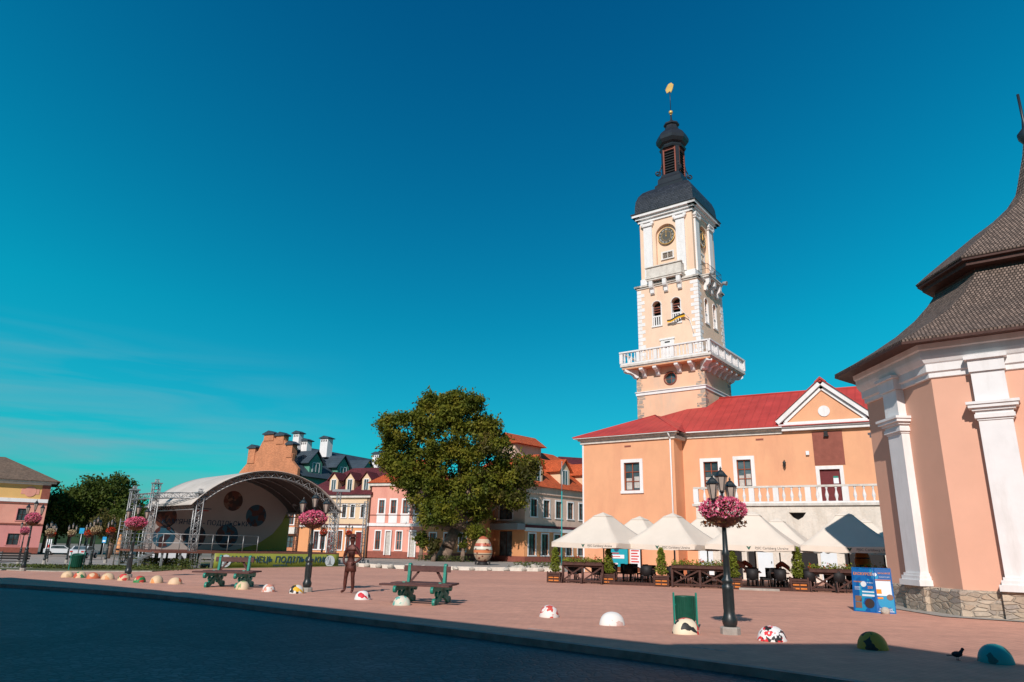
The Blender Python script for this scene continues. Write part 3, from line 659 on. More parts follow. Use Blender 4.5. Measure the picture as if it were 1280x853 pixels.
niche = archhole(-.95, .95, 24.3, 29.15, 14)
shaft('upper_shaft', 2.45, 23.5, 30.0, 'peach_pale', {k: [niche] for k in range(4)}, .28)
mb = MB()
for k in range(4): mb.M = TF[k]; mb.face([(-1, -2.17, 24.2), (1, -2.17, 24.2), (1, -2.17, 29.3), (-1, -2.17, 29.3)])
obj('niche_back', mb, 'peach_pale', tower)
# grey stone quoins low, white quoins in the middle stage
mb = MB(); z = 9.5
def quoins(mat, h, z0, z1, step, w, proud=.03, jitter=0):
    for k in range(4):
        mb = MB(); z = z0; i = 0
        while z + step <= z1:
            mb.M = TF[k]
            ww = w[i % 2] + (rng.uniform(-.12, .12) if jitter else 0)
            mb.bx(-h - proud, -h + ww, -h - proud, -h + .02, z + .02, z + step - .02)
            mb.M = TF[(k - 1) % 4]; ww = w[(i + 1) % 2] + (rng.uniform(-.12, .12) if jitter else 0)
            mb.bx(h - ww, h + proud - .004, -h - proud + .002, -h + .02, z + .022, z + step - .022)
            z += step; i += 1
        obj('quoin', mb, mat, tower)
quoins('quoin', 2.95, 9.0, 13.9, .35, (.42, .62), .012, 1); quoins('quoin', 2.95, 14.25, 16.2, .35, (.42, .62), .012, 1)
quoins('white', 2.75, 17.0, 23.4, .33, (.38, .66), .02)
mb = MB()
for k in range(4):
    mb.M = TF[k]; mb.bx(-3.02, 3.02, -3.03, -2.94, 13.92, 14.16); mb.bx(-3.05, 3.05, -3.1, -2.94, 14.16, 14.22)
obj('string_course', mb, 'white', tower)
# main gallery on scrolled brackets
G = 3.95
mb = MB(TF[0]); mb.bx(-G, G, -G, G, 16.32, 16.5); mb.bx(-G + .1, G - .1, -G + .1, G - .1, 16.22, 16.32); obj('gallery_floor', mb, 'offwhite', tower)
mb = MB(TF[0]); mb.bx(-G + .12, G - .12, -G + .12, G - .12, 16.12, 16.22); obj('gallery_soffit', mb, 'peach', tower)
bpf = [(-2.94, 16.2), (-2.94, 15.5), (-3.06, 15.40), (-3.18, 15.5), (-3.26, 15.68), (-3.44, 15.82), (-3.66, 15.84), (-3.80, 15.95), (-3.80, 16.12)]
for k in range(4):
    for s_ in (-2.15, -.93, .95, 2.1) if k % 2 == 0 else (-2.2, -1.1, 0, 1.1, 2.2):
        mb = MB(TF[k] @ Matrix.Rotation(R(90), 4, 'Z')); mb.M = TF[k] @ Matrix.Translation((s_, 0, 0)) @ Matrix(((0, 1, 0, 0), (1, 0, 0, 0), (0, 0, 1, 0), (0, 0, 0, 1)))
        mb.prism(bpf[::-1], -.16, .16); obj('gallery_bracket', mb, 'white', tower)
    mb = MB(TF[k] @ Matrix.Rotation(R(45), 4, 'Z') @ Matrix(((0, 1, 0, 0), (1, 0, 0, 0), (0, 0, 1, 0), (0, 0, 0, 1))))
    mb.prism([(a * 1.38 + (0), b) for a, b in bpf[::-1]], -.24, .24); obj('corner_bracket', mb, 'white', tower)
mb = MB()
for k in range(4): mb.M = TF[k]; mb.bx(-G - .06, G - .08, -G - .06, -G + .16, 17.5, 17.62); mb.bx(-G + .02, G - .2, -G + .02, -G + .12, 16.5, 16.62)
obj('gallery_rail', mb, 'white', tower)
tb = [(.05, 0), (.06, .05), (.04, .1), (.085, .3), (.035, .65), (.05, .78), (.06, .88)]
for k in range(4):
    for s_ in (-3.87, -2.3, -.75, .75, 2.3):
        mb = MB(TF[k]); mb.bx(s_ - .14, s_ + .14, -G + .0, -G + .2, 16.62, 17.5); obj('gallery_pier', mb, 'white', tower)
mb = MB(); 
for k in range(2):
    mb.M = TF[k]
    for a, b in ((-3.87, -2.3), (-2.3, -.75), (-.75, .75), (.75, 2.3), (2.3, 3.95)):
        for i in range(4): mb.lathe(tb, (a + (b - a) * (i + 1) / 5, -G + .08, 16.62), 8)
obj('gallery_balusters', mb, 'white', tower)
# belfry arches: dark depth, white surround, small balustrade and louvre bars
for k, hs in ((0, (-1.42, .33)), (1, (-1.55, .3))):
    for s_ in hs:
        mb = MB(TF[k]); w_ = .87 if k == 0 else .83
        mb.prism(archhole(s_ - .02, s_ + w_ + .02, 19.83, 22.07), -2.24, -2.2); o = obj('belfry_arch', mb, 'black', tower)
        mb = MB(TF[k]); mb.bx(s_, s_ + .07, -2.79, -2.3, 19.85, 21.62); mb.bx(s_ - .06, s_ + w_ + .06, -2.84, -2.7, 19.72, 19.85)
        n_ = 12; rr = w_ / 2
        for i in range(n_):
            a, b = math.pi * i / n_, math.pi * (i + 1) / n_
            mb.tube([(s_ + rr + rr * math.cos(a), -2.76, 21.62 + rr * math.sin(a)), (s_ + rr + rr * math.cos(b), -2.76, 21.62 + rr * math.sin(b))], .045, 5)
        mb.bx(s_ + w_ - .05, s_ + w_ + .03, -2.79, -2.6, 19.85, 21.62); mb.bx(s_, s_ + w_, -2.7, -2.58, 20.62, 20.74)
        for i in range(4): mb.bx(s_ + .1 + i * .2, s_ + .18 + i * .2, -2.68, -2.6, 19.85, 20.62)
        obj('surround', mb, 'white', o)
        mb = MB(TF[k])
        for i in range(3): mb.box((s_ + w_ / 2, -2.5, 21.1 + i * .22), (w_, .2, .03), rot=Matrix.Rotation(R(35), 3, 'X'))
        obj('louvre', mb, 'brownplaster', o)
mb = MB(TF[0]); mb.bx(-.72, .47, -2.8, -2.72, 16.5, 18.45); mb.bx(-.8, .55, -2.86, -2.72, 18.45, 18.6); o = obj('gallery_door', mb, 'white', tower)
mb = MB(TF[0]); mb.bx(-.35, .1, -2.83, -2.79, 18.2, 18.3); mb.bx(-.3, -.18, -2.83, -2.79, 17.75, 17.9); mb.bx(-.06, .06, -2.83, -2.79, 17.75, 17.9); obj('door_light', mb, 'black', o)
# ledge between stages
mb = MB()
for k in range(4): mb.M = TF[k]; mb.bx(-2.95, 2.95, -2.95, -2.4, 23.5, 23.66); mb.bx(-2.84, 2.84, -2.84, -2.74, 23.36, 23.5)
obj('ledge', mb, 'offwhite', tower)
mb = MB()
for k in range(4): mb.M = TF[k]; mb.bx(-2.5, 2.5, -2.52, -2.44, 23.66, 24.35)
obj('plinth_band', mb, 'white', tower)
for k in range(4):
    for s0, s1 in ((-2.05, -1.25), (1.0, 1.8)):
        mb = MB(TF[k]); mb.bx(s0, s1, -2.6, -2.44, 24.35, 29.25); o = obj('pilaster', mb, 'white', tower)
        mb = MB(TF[k]); mb.bx(s0 - .1, s1 + .1, -2.72, -2.44, 29.25, 29.4); mb.bx(s0 - .04, s1 + .04, -2.66, -2.44, 29.4, 29.62); mb.bx(s0 - .16, s1 + .16, -2.76, -2.44, 29.62, 29.74)
        for sx_ in (s0 - .08, s1 + .08): mb.cyl((sx_, -2.74, 29.5), (sx_, -2.44, 29.5), .14, n=12)
        obj('capital', mb, 'white', o)
# clocks
for k in range(4):
    zc = 28.05
    mb = MB(TF[k]); mb.cyl((0, -2.18, zc), (0, -2.33, zc), .74, n=36); c_ = obj('clock', mb, 'clockface', tower)
    mb = MB(TF[k])
    for i in range(36):
        a, b = 2 * math.pi * i / 36, 2 * math.pi * (i + 1) / 36
        mb.tube([(.76 * math.cos(a), -2.33, zc + .76 * math.sin(a)), (.76 * math.cos(b), -2.33, zc + .76 * math.sin(b))], .035, 5)
        mb.tube([(.44 * math.cos(a), -2.335, zc + .44 * math.sin(a)), (.44 * math.cos(b), -2.335, zc + .44 * math.sin(b))], .012, 4)
    obj('rim', mb, 'gold', c_)
    mb = MB()
    for i, nm in enumerate(['XII', 'I', 'II', 'III', 'IIII', 'V', 'VI', 'VII', 'VIII', 'IX', 'X', 'XI']):
        a = -R(30) * i
        mb.M = TF[k] @ Matrix.Translation((0, -2.34, zc)) @ Matrix.Rotation(-a, 4, 'Y'); mb.text(nm, .21, 0, 0, .60, .02, True)
    obj('numerals', mb, 'offwhite', c_)
    mb = MB(TF[k]); mb.beam((0, -2.37, zc - .15), (-.01, -2.37, zc + .60), .035, .02); mb.beam((0, -2.39, zc - .1), (.02, -2.39, zc + .4), .055, .02); mb.cyl((0, -2.33, zc), (0, -2.41, zc), .05, n=10); obj('hand', mb, 'gold', c_)
# little window and balconies of the upper stage
for k in range(4):
    if k > 1: continue
    o = window(tower, TF[k] @ Matrix.Translation((0, -2.2, 0)), -.5, 25.95, 1.0, .62, y=0.0, trim='white', fr='offwhite', cols_=2, rows=1, tw=.08)
    hw = 1.6
    mb = MB(TF[k]); mb.bx(-hw, hw, -3.3, -2.5, 23.8, 23.95); mb.bx(-hw - .06, hw + .06, -3.36, -2.5, 23.95, 24.03); b_ = obj('balcony', mb, 'offwhite', tower)
    if k == 0:
        mb = MB(TF[k]); mb.bx(-hw, hw, -3.3, -3.16, 24.03, 24.95); mb.bx(-hw, -hw + .14, -3.16, -2.5, 24.03, 24.95); mb.bx(hw - .14, hw, -3.16, -2.5, 24.03, 24.95); mb.bx(-hw - .08, hw + .08, -3.4, -3.08, 24.95, 25.03); obj('parapet', mb, 'offwhite', b_)
    else:
        mb = MB(TF[k])
        for zz in (24.5, 24.95): mb.tube([(-hw, -2.5, zz), (-hw, -3.25, zz), (hw, -3.25, zz), (hw, -2.5, zz)], .02, 5)
        for i in range(13): mb.tube([(-hw + 2 * hw * i / 12, -3.25, 24.03), (-hw + 2 * hw * i / 12, -3.25, 24.95)], .012, 4)
        obj('railing', mb, 'iron', b_)
        for sx_ in (-1, 1): mb = MB(TF[k]); mb.cyl((sx_ * hw * .9, -3.4, 24.1), (sx_ * hw * .9 , -3.75, 24.0), .12, .2, 12); obj('spotlight', mb, 'greywall', b_)
    for s_ in (-1.25, 0, 1.25):
        mb = MB(TF[k] @ Matrix.Translation((s_, 0, 0)) @ Matrix(((0, 1, 0, 0), (1, 0, 0, 0), (0, 0, 1, 0), (0, 0, 0, 1))))
        mb.prism([(-2.75, 23.35), (-2.75, 22.75), (-2.86, 22.65), (-2.98, 22.75), (-3.0, 23.05), (-3.2, 23.2), (-3.26, 23.35), (-3.26, 23.8), (-2.94, 23.8), (-2.94, 23.35)][::-1], -.17, .17); obj('balcony_bracket', mb, 'white', b_)
# top cornice
mb = MB()
for k in range(4):
    mb.M = TF[k]
    for d_, z0, z1 in ((.12, 29.74, 30.02), (.3, 30.02, 30.26), (.52, 30.26, 30.52)): mb.bx(-2.45 - d_, 2.45 + d_ - .003, -2.45 - d_, -2.3, z0, z1)
obj('cornice', mb, 'white', tower)
s2 = math.sqrt(2)
mb = MB(TF[0]); mb.lathe([(3.06 * s2, 30.52), (3.06 * s2, 30.6), (2.76 * s2, 30.72), (2.74 * s2, 31.3), (2.68 * s2, 31.9), (2.5 * s2, 32.45), (2.2 * s2, 32.9), (1.75 * s2, 33.25), (1.15 * s2, 33.55)], n=4, ph=R(45), sm=False); obj('mansard_roof', mb, 'slate', tower)
mb = MB(TF[0]); mb.lathe([(1.34 * s2, 33.4), (1.36 * s2, 33.7), (1.14 * s2, 33.95), (1.12 * s2, 34.4), (.92 * s2, 34.7), (.86 * s2, 34.95)], n=4, ph=R(45), sm=False); obj('lantern_base', mb, 'blackmetal', tower)
mb = MB(TF[0]); mb.bx(-.72, .72, -.72, .72, 34.9, 37.6); obj('lantern', mb, 'black', tower)
mb = MB()
for k in range(4):
    mb.M = TF[k]
    for i in range(9): mb.box((0, -.78, 35.15 + i * .27), (1.0, .14, .03), rot=Matrix.Rotation(R(35), 3, 'X'))
obj('louvre', mb, 'blackmetal', tower)
mb = MB()
for k in range(4): mb.M = TF[k]; mb.bx(-.62, -.5, -.88, -.7, 34.95, 37.6); mb.bx(.5, .62, -.88, -.7, 34.95, 37.6); mb.bx(-.5, .5, -.86, -.7, 37.35, 37.6)
obj('lantern_frame', mb, 'brownplaster', tower)
mb = MB()
for k in range(4): mb.M = TF[k] @ Matrix.Rotation(R(45), 4, 'Z'); mb.bx(-.16, .16, -1.1, -.8, 34.95, 37.7)
obj('corner_pier', mb, 'blackmetal', tower)
for k in range(4):
    mb = MB(TF[k] @ Matrix.Rotation(R(45), 4, 'Z')); pts = []
    for i in range(26):
        t = i / 25; a = t * 9.5; rr = .3 * (1 - t * .75); pts.append((0, -1.55 - rr * math.cos(a + 2.2), 35.1 + rr * math.sin(a + 2.2)))
    mb.tube([(0, -1.12, 36.1), (0, -1.2, 35.7), (0, -1.35, 35.4)] + pts, .06, 6); obj('scroll', mb, 'blackmetal', tower)
mb = MB(TF[0]); mb.lathe([(1.18, 37.6), (1.25, 37.75), (1.05, 37.85), (1.08, 38.0), (1.3, 38.15), (1.5, 38.45), (1.52, 38.75), (1.36, 39.15), (1.0, 39.5), (.72, 39.8), (.62, 40.1), (.6, 40.25), (.74, 40.35), (.74, 40.5), (.5, 40.62), (.3, 40.8), (.1, 41.0), (.06, 41.7)], n=8, ph=R(22.5), sm=False); obj('onion_dome', mb, 'blackmetal', tower)
mb = MB(TF[0]); mb.ball((0, 0, 41.85), .2, 16); mb.lathe([(.1, 41.55), (.03, 41.7)], n=8); obj('finial_ball', mb, 'gold', tower)
mb = MB(TF[0]); mb.tube([(0, 0, 41.9), (0, 0, 44.9)], .035, 6); o = obj('mast', mb, 'blackmetal', tower)
mb = MB(TF[0]); mb.prism([(-.3, 44.1), (.05, 44.2), (.12, 44.0), (.3, 44.35), (.42, 44.8), (.2, 45.1), (-.1, 45.05), (-.3, 44.75), (-.42, 44.5)], -.04, .04); obj('weathervane', mb, 'gold', o)
# flag hanging slantwise at the middle stage
fl = thing('flag', 'yellow and black flag on a slanting pole below the tower belfry', 'flag', tuple(TF[0] @ Vector((2.2, -2.8, 18.6))))
mb = MB(TF[0]); mb.tube([(2.2, -2.78, 18.6), (1.95, -2.9, 19.9), (1.2, -3.4, 21.0)], .03, 6); obj('pole', mb, 'white', fl)
mb = MB(TF[0]); 
for i in range(6):
    a, b = i / 6, (i + 1) / 6
    f = lambda t, v: (1.65 - 1.6 * t, -3.1 + .08 * math.sin(9 * t), 20.42 - .38 * t - .32 * v * (1 - .3 * t) + .06 * math.sin(7 * t))
    mb.face([f(a, 1), f(b, 1), f(b, .5), f(a, .5)], sm=True)
obj('cloth', mb, 'yellow', fl)
mb = MB(TF[0])
for i in range(6):
    a, b = i / 6, (i + 1) / 6; mb.face([f(a, .5), f(b, .5), f(b, 0), f(a, 0)], sm=True)
obj('cloth_band', mb, 'black', fl)

# ================================================================== CHAPEL (right)
CC = (19.53, 23.23); PH = R(22.5); SX = 1.3
chap = thing('chapel', 'pinkish eight-sided chapel with white pilasters, rubble plinth and tiered shingle roof', 'chapel', (CC[0], CC[1], 0))
MC = frame((CC[0], CC[1], 0), 0) @ Matrix.Diagonal((SX, 1, 1, 1)); MCU = frame((CC[0], CC[1], 0), 0)
def oct_(name, prof, mat, n=8, ph=PH, sm=False): mb = MB(MC); mb.lathe(prof, n=n, ph=ph, sm=sm); return obj(name, mb, mat, chap)
RW = 5.29
oct_('plinth', [(RW + .13, -.1), (RW + .13, .66), (RW + .1, .72), (RW - .05, .74)], 'rubble')
oct_('wall', [(RW, .72), (RW, 7.35)], 'peach_pink')
oct_('cornice', [(RW + d, z) for d, z in ((.02, 6.98), (.06, 7.0), (.06, 7.14), (.12, 7.18), (.12, 7.42), (.16, 7.46), (.22, 7.58), (.24, 7.66), (.24, 7.84), (.28, 7.88), (.3, 8.06), (-.3, 8.08))], 'white')
oct_('roof', [(RE1 + d, z) for RE1 in (6.04,) for d, z in ((-.4, 8.08), (.02, 8.06), (.04, 8.14), (-.5, 8.5), (-1.1, 8.94), (-1.75, 9.48), (-2.3, 10.05), (-2.7, 10.6), (-2.95, 11.05))], 'shingle')
oct_('eave_fascia', [(5.6, 8.04), (6.08, 7.99), (6.08, 8.07)], 'brown')
oct_('drum', [(3.1, 10.8), (3.1, 11.45)], 'brown')
oct_('upper_eave', [(3.1, 11.12), (3.42, 11.16), (3.42, 11.3), (3.54, 11.32), (3.54, 11.4)], 'brown')
oct_('upper_roof', [(3.56, 11.4), (3.58, 11.46), (3.22, 11.84), (2.8, 12.27), (2.32, 12.75), (1.82, 13.25), (1.3, 13.72), (.88, 14.2), (.6, 14.7), (.52, 15.0)], 'shingle')
oct_('spire', [(.54, 14.9), (.52, 15.0), (.36, 15.7), (.22, 16.3), (.14, 16.8)], 'shingle')
mb = MB(MCU); mb.lathe([(.12, 16.7), (.16, 16.85), (.28, 17.05), (.3, 17.25), (.1, 17.5), (.05, 17.9), (.05, 19.0)], n=16); obj('finial', mb, 'blackmetal', chap)
for k in range(8):
    c0, c1 = [Vector((CC[0] + SX * RW * math.cos(PH + math.pi * j / 4), CC[1] + RW * math.sin(PH + math.pi * j / 4), 0)) for j in (k, k + 1)]
    d_ = c1 - c0; Mx = Matrix.Translation((c0 + c1) / 2) @ Matrix.Rotation(math.atan2(d_.y, d_.x), 4, 'Z')    # local -y points outward
    y0 = 0; L_ = (c1 - c0).length
    for Mx in ([Mx] if k % 2 else [Mx @ Matrix.Translation((L_ / 2 - 1.49, 0, 0)), Mx @ Matrix.Translation((1.49 - L_ / 2, 0, 0))]):
     mb = MB(Mx); mb.bx(-.42, .42, y0 - .26, y0 + .02, 1.12, 6.98); o = obj('pilaster', mb, 'white', chap)
     mb = MB(Mx)
     for d_, z0, z1 in ((.16, .745, .92), (.1, .92, 1.04), (.05, 1.04, 1.12)): mb.bx(-.42 - d_, .42 + d_, y0 - .26 - d_, y0 + .02, z0, z1)
     obj('pilaster_base', mb, 'white', o)
     mb = MB(Mx)
     for d_, z0, z1 in ((.03, 5.52, 5.58), (.08, 5.58, 5.7), (.05, 5.70, 5.80), (.12, 5.80, 5.88), (.2, 5.88, 5.98), (.24, 5.98, 6.06)): mb.bx(-.42 - d_, .42 + d_, y0 - .26 - d_, y0 + .02, z0, z1)
     obj('capital', mb, 'white', o)
     mb = MB(Mx); mb.bx(-.55, .55, y0 - .3, y0 + .02, -.1, .74); obj('pilaster_plinth', mb, 'rubble', o)
     mb = MB(Mx); mb.bx(-.46, .46, y0 - .33, y0 + .02, 6.99, 7.36); mb.bx(-.54, .54, y0 - .42, y0 + .02, 7.36, 7.46); obj('entablature', mb, 'white', o)
sheet('chapel_apron', [(CC[0] + SX * 6.0 * math.cos(PH + math.pi * k / 4), CC[1] + 6.0 * math.sin(PH + math.pi * k / 4)) for k in range(8)], .02, 'concrete')

# ================================================================== STREET LAMPS
def flowers(rad, hgt, n, size, root, z, petal='pink', leafc='hangleaf'):
    P = blobpts(n, (0, 0, z + hgt * .45), (rad, rad, hgt * .55), .7); P = P[P[:, 2] > z - .02]
    V, Fc = leaves(P, size); a = mesh_np('flowers', V, Fc, petal, root)
    P = blobpts(n // 2, (0, 0, z + hgt * .35), (rad * .9, rad * .9, hgt * .5), .5)
    d = rng.uniform(0, 2 * math.pi, n // 12); Q = np.stack([np.cos(d) * rad * rng.uniform(.6, .98, len(d)), np.sin(d) * rad * rng.uniform(.6, .98, len(d)), z - rng.uniform(0, .12, len(d))], 1)
    V, Fc = leaves(np.vstack([P, Q]), size * 1.1); mesh_np('foliage', V, Fc, leafc, root)
def lantern(root, x, y, z, s=.8):
    mb = MB(Matrix.Translation((x, y, z)) @ Matrix.Scale(s, 4))
    mb.lathe([(.03, -.1), (.06, -.02), (.085, 0), (.02, .02)], n=6); mb.lathe([(.175, .40), (.19, .42), (.14, .47), (.10, .53), (.05, .58), (.02, .6), (.035, .63), (.02, .66), (.002, .7)], n=6, sm=False)
    for i in range(6):
        a = math.pi * i / 3; mb.beam((.08 * math.cos(a), .08 * math.sin(a), 0), (.17 * math.cos(a), .17 * math.sin(a), .41), .014)
    o = obj('lantern', mb, 'iron', root)
    mb = MB(Matrix.Translation((x, y, z)) @ Matrix.Scale(s, 4)); mb.lathe([(.07, .02), (.155, .40)], n=6, sm=False); obj('lamp_glass', mb, 'lampglass', o)
def make_lamp(name, label, petal='pink', nfl=1500, arms=((-.43, 0), (.43, 0)), group='street lamps with flower baskets', basket=True, fsize=.035):
    t = thing(name, label, 'street lamp', group=group)
    mb = MB(); mb.lathe([(.21, -.3), (.21, .12), (.19, .15)], n=8, ph=R(22.5), sm=False); obj('base', mb, 'concrete', t)
    mb = MB(); mb.lathe([(.12, .14), (.15, .2), (.165, .3), (.13, .37), (.115, .45), (.12, .55), (.115, .9), (.13, .97), (.095, 1.0), (.12, 1.05), (.125, 1.1), (.07, 1.16), (.075, 1.25), (.07, 1.6), (.09, 1.64), (.06, 1.7), (.055, 1.95), (.045, 2.3), (.05, 2.6), (.07, 2.72), (.04, 2.8), (.03, 2.98)], n=16)
    for a in range(8): mb.beam((.113 * math.cos(a * .785), .113 * math.sin(a * .785), .5), (.113 * math.cos(a * .785), .113 * math.sin(a * .785), .92), .018)
    obj('post', mb, 'iron', t)
    for x, y in arms:
        mb = MB(); pts = [(0, 0, 2.58)] + [(x * k, y * k, 2.58 - .10 * math.sin(k * math.pi)) for k in (.3, .55, .8)] + [(x, y, 2.64), (x, y, 2.74)]
        mb.tube(pts, .018, 6); obj('arm', mb, 'iron', t); lantern(t, x, y, 2.79)
    lantern(t, 0, 0, 2.99)
    if basket:
        mb = MB(); mb.lathe([(.06, 2.2), (.25, 2.26), (.40, 2.38), (.42, 2.42), (.38, 2.4), (.1, 2.38)], n=20)
        for a in range(6): mb.tube([(0, 0, 2.2), (.40 * math.cos(a * 1.05), .40 * math.sin(a * 1.05), 2.40)], .012, 5)
        obj('basket', mb, 'rust', t); flowers(.53, .55, nfl, fsize, t, 2.34, petal)
    return t
lamps = [(913, 4.67, 15.53, 47, 3.45, 'pink', 'nearest street lamp with pink basket standing by the green litter bin'),
         (385, -6.85, 25.35, 5, 3.35, 'pink', 'street lamp with pink basket beside the rusty standing statue'),
         (160, -17.21, 33.44, 10, 3.3, 'pink', 'street lamp with pink basket in front of the left stage truss')]
LP = make_lamp('street_lamp', lamps[0][6]); LR = make_lamp('street_lamp', 'x', 'redflower', 500, fsize=.055); LC = make_lamp('street_lamp', 'x', 'creamflower', 500, fsize=.055)
for i, (px, x, y, rz, h, pt, lb) in enumerate(lamps):
    if i == 0: place(LP, on(x, y), R(rz), h / 3.55)
    else: dup(LP, on(x, y), R(rz), lb, h / 3.55)
far = [(-27.44, 41.69, 3.98, 'pink', 'tall street lamp with pink basket beside the dark park bench at far left'), (-43.73, 65.65, 3.75, 'pink', 'small far street lamp seen just left of the bench lamp before the pink house'),
       (-41.28, 65.38, 3.6, 'cream', 'far street lamp with cream basket right of the pink house corner'), (-41.34, 68.78, 3.56, 'cream', 'far street lamp with cream and orange basket above the green tilted bin'),
       (-32.47, 56.22, 3.2, 'red', 'short far street lamp with red basket left of the cream-topped cluster'), (-28.18, 49.6, 3.36, 'cream', 'far street lamp with broad cream basket before the silver car'),
       (-37.48, 68.36, 3.84, 'red', 'far street lamp with bright red basket nearest the folded orange parasol'), (-16.48, 64.75, 3.5, 'red', 'far street lamp with orange-red basket behind the stage deck end'),
       (-16.7, 75.99, 3.7, 'red', 'far street lamp with orange-red basket seen above the statue head'), (-46.5, 74, 3.6, 'red', 'far street lamp with red basket between the two cream baskets at left')]
used = set()
for x, y, h, c_, lb in far:
    src = {'pink': LP, 'red': LR, 'cream': LC}[c_]
    if c_ != 'pink' and c_ not in used: used.add(c_); o = place(src, on(x, y), R(rng.uniform(0, 90)), h / 3.55); src['label'] = lb
    else: o = dup(src, on(x, y), R(rng.uniform(0, 90)), lb, h / 3.55)
    o.scale = (.72 * h / 3.55, .72 * h / 3.55, h / 3.55)

# ================================================================== PAINTED BOULDERS
BW = (.72, .70, .66); CRM = (.66, .48, .30)
bl = [(-19.9, 33.28, [(0, CRM), (.8, (.5, .35, .2))], 'plain tan dome stone, farthest left of the kerb row', 4), (-19.08, 32.84, [(0, CRM), (.55, (.5, .08, .04)), (.75, (.02, .2, .08))], 'cream dome stone with red and green paint, second from the left end', 4),
      (-18.06, 32.11, [(0, (.6, .15, .06)), (.5, CRM)], 'orange-red and cream dome stone, third from the left end', 4), (-17.06, 31.42, [(0, CRM), (.6, (.65, .3, .12))], 'cream dome stone with orange patches just left of the third lamp', 4),
      (-15.89, 30.5, [(0, CRM), (.6, (.6, .05, .05)), (.85, (.03, .2, .05))], 'cream stone with red top at the foot of the leftmost big lamp', 4), (-14.53, 29.1, [(0, (.02, .22, .06)), (.6, (.55, .05, .04)), (.85, CRM)], 'green dome stone with red cap right of the left lamp', 4),
      (-13.72, 28.83, [(0, CRM), (.7, (.68, .3, .1))], 'cream and orange stone between the green-capped stone and the flat cream one', 4), (-12.66, 28.09, [(0, (.7, .5, .32)), (.75, (.62, .16, .08))], 'cream stone with orange-red top left of the far picnic table', 4),
      (-9.25, 25.81, [(0, (.68, .52, .34)), (.85, (.25, .35, .15))], 'cream stone with faint green spots beside the far picnic table', 5), (-8.05, 24.92, [(0, BW), (.5, (.65, .28, .2))], 'white and salmon striped stone left of the yellow-based stone', 6),
      (-6.97, 24.46, [(0, BW), (.4, (.02, .02, .02)), (.6, (.8, .45, .02))], 'black white and yellow painted stone at the foot of the middle lamp', 5), (-4.36, 22.41, [(0, (.78, .76, .74)), (.62, (.6, .02, .04)), (.85, (.03, .03, .03))], 'white stone with red and black stripes in front of the statue', 5),
      (-2.93, 20.73, [(0, (.55, .62, .52)), (.45, (.66, .6, .5)), (.8, (.12, .4, .35))], 'pale stone with turquoise speckles in front of the near picnic table', 7), (1.07, 18.25, [(0, (.78, .74, .7)), (.6, (.6, .08, .06))], 'white stone with sparse red marks standing alone in the middle', 7),
      (2.4, 16.73, [(0, (.8, .78, .74)), (.85, (.66, .45, .4))], 'nearly plain white stone left of the litter bin', 8), (3.73, 15.36, [(0, (.78, .68, .5)), (.55, (.02, .02, .02)), (.8, (.65, .05, .05))], 'cream stone with black cross and red cap before the litter bin', 5),
      (5.19, 14.49, [(0, (.8, .78, .76)), (.5, (.7, .03, .04)), (.75, (.02, .02, .02))], 'white stone with red and black dots right of the near lamp', 9), (6.7, 13.59, [(0, (.62, .30, .03)), (.5, (.5, .22, .03)), (.75, (.03, .02, .02))], 'ochre stone with black painted top in the street shadow', 4),
      (8.03, 12.22, [(0, (.02, .36, .36)), (.6, (.02, .12, .12)), (.85, (.04, .25, .12))], 'turquoise stone with dark continents at the right end of the row', 3.2)]
for i, (x, y, cl, lb, scl) in enumerate(bl):
    mt = patches('painted stone %d' % i, cl, scl * 1.7); mb = MB(); r = (.26 if i > 12 else .24) * rng.uniform(.94, 1.06); h = r * rng.uniform(.95, 1.1)
    prof = [(r * 1.02, -.05), (r * 1.03, .02)] + [(r * math.cos(a) ** .9, .02 + h * math.sin(a)) for a in [R(12 * k) for k in range(1, 8)]] + [(.004, .02 + h)]
    mb.lathe(prof, n=28, sq=(1.08, .95))
    mb.v = [(a * (1 + .03 * math.sin(7 * b + i)), b * (1 + .03 * math.sin(6 * a + 2 * i)), c) for a, b, c in mb.v]
    o = obj('painted_stone', mb, mt); o.location = on(x, y + .12); o.rotation_euler = (0, 0, rng.uniform(0, 6)); tag(o, lb, 'painted stone', 'painted dome stones along the kerb')

# ================================================================== PICNIC TABLES
def picnic(label, loc, rz):
    t = thing('picnic_table', label, 'picnic table', group='green and brown picnic tables on the square')
    for s in (-1, 1):
        x = .52 * s
        mb = MB()
        # green carved end frame: crossing legs, seat bearer and the backrest upright
        mb.beam((x, -.66, .0), (x, .22, .48), .08, .17); mb.beam((x, .56, .0), (x, -.3, .48), .08, .17)
        mb.beam((x, -.85, .40), (x, .62, .40), .07, .12); mb.beam((x, .10, .44), (x, .16, .98), .08, .13)
        for yy, zz, rr in ((-.66, .07, .1), (.52, .07, .1), (-.84, .38, .09), (.62, .38, .09), (.16, .95, .075), (-.22, .16, .08), (.1, .2, .08), (-.5, .27, .07), (.38, .27, .07)):
            mb.cyl((x - .04, yy, zz), (x + .04, yy, zz), rr, n=12)
        obj('end_frame', mb, 'green', t, .008)
        mb = MB(); mb.beam((x - .02 * s, .12, .5), (x - .26 * s, .2, .82), .045, .06); obj('brace', mb, 'benchwood', t)
    for nm, y, z, w, d, h in (('seat', -.72, .49, 1.95, .30, .05), ('table_top', -.1, .50, 1.75, .5, .05), ('seat', .56, .49, 1.5, .30, .05)):
        mb = MB(); mb.box((0, y - d / 4 - .005, z), (w, d / 2 - .012, h)); mb.box((0, y + d / 4 + .005, z), (w, d / 2 - .012, h)); obj(nm, mb, 'benchwood', t, .006)
    mb = MB(); mb.box((0, .12, .88), (1.35, .05, .16)); obj('backrest', mb, 'benchwood', t, .006)
    return place(t, loc, rz)
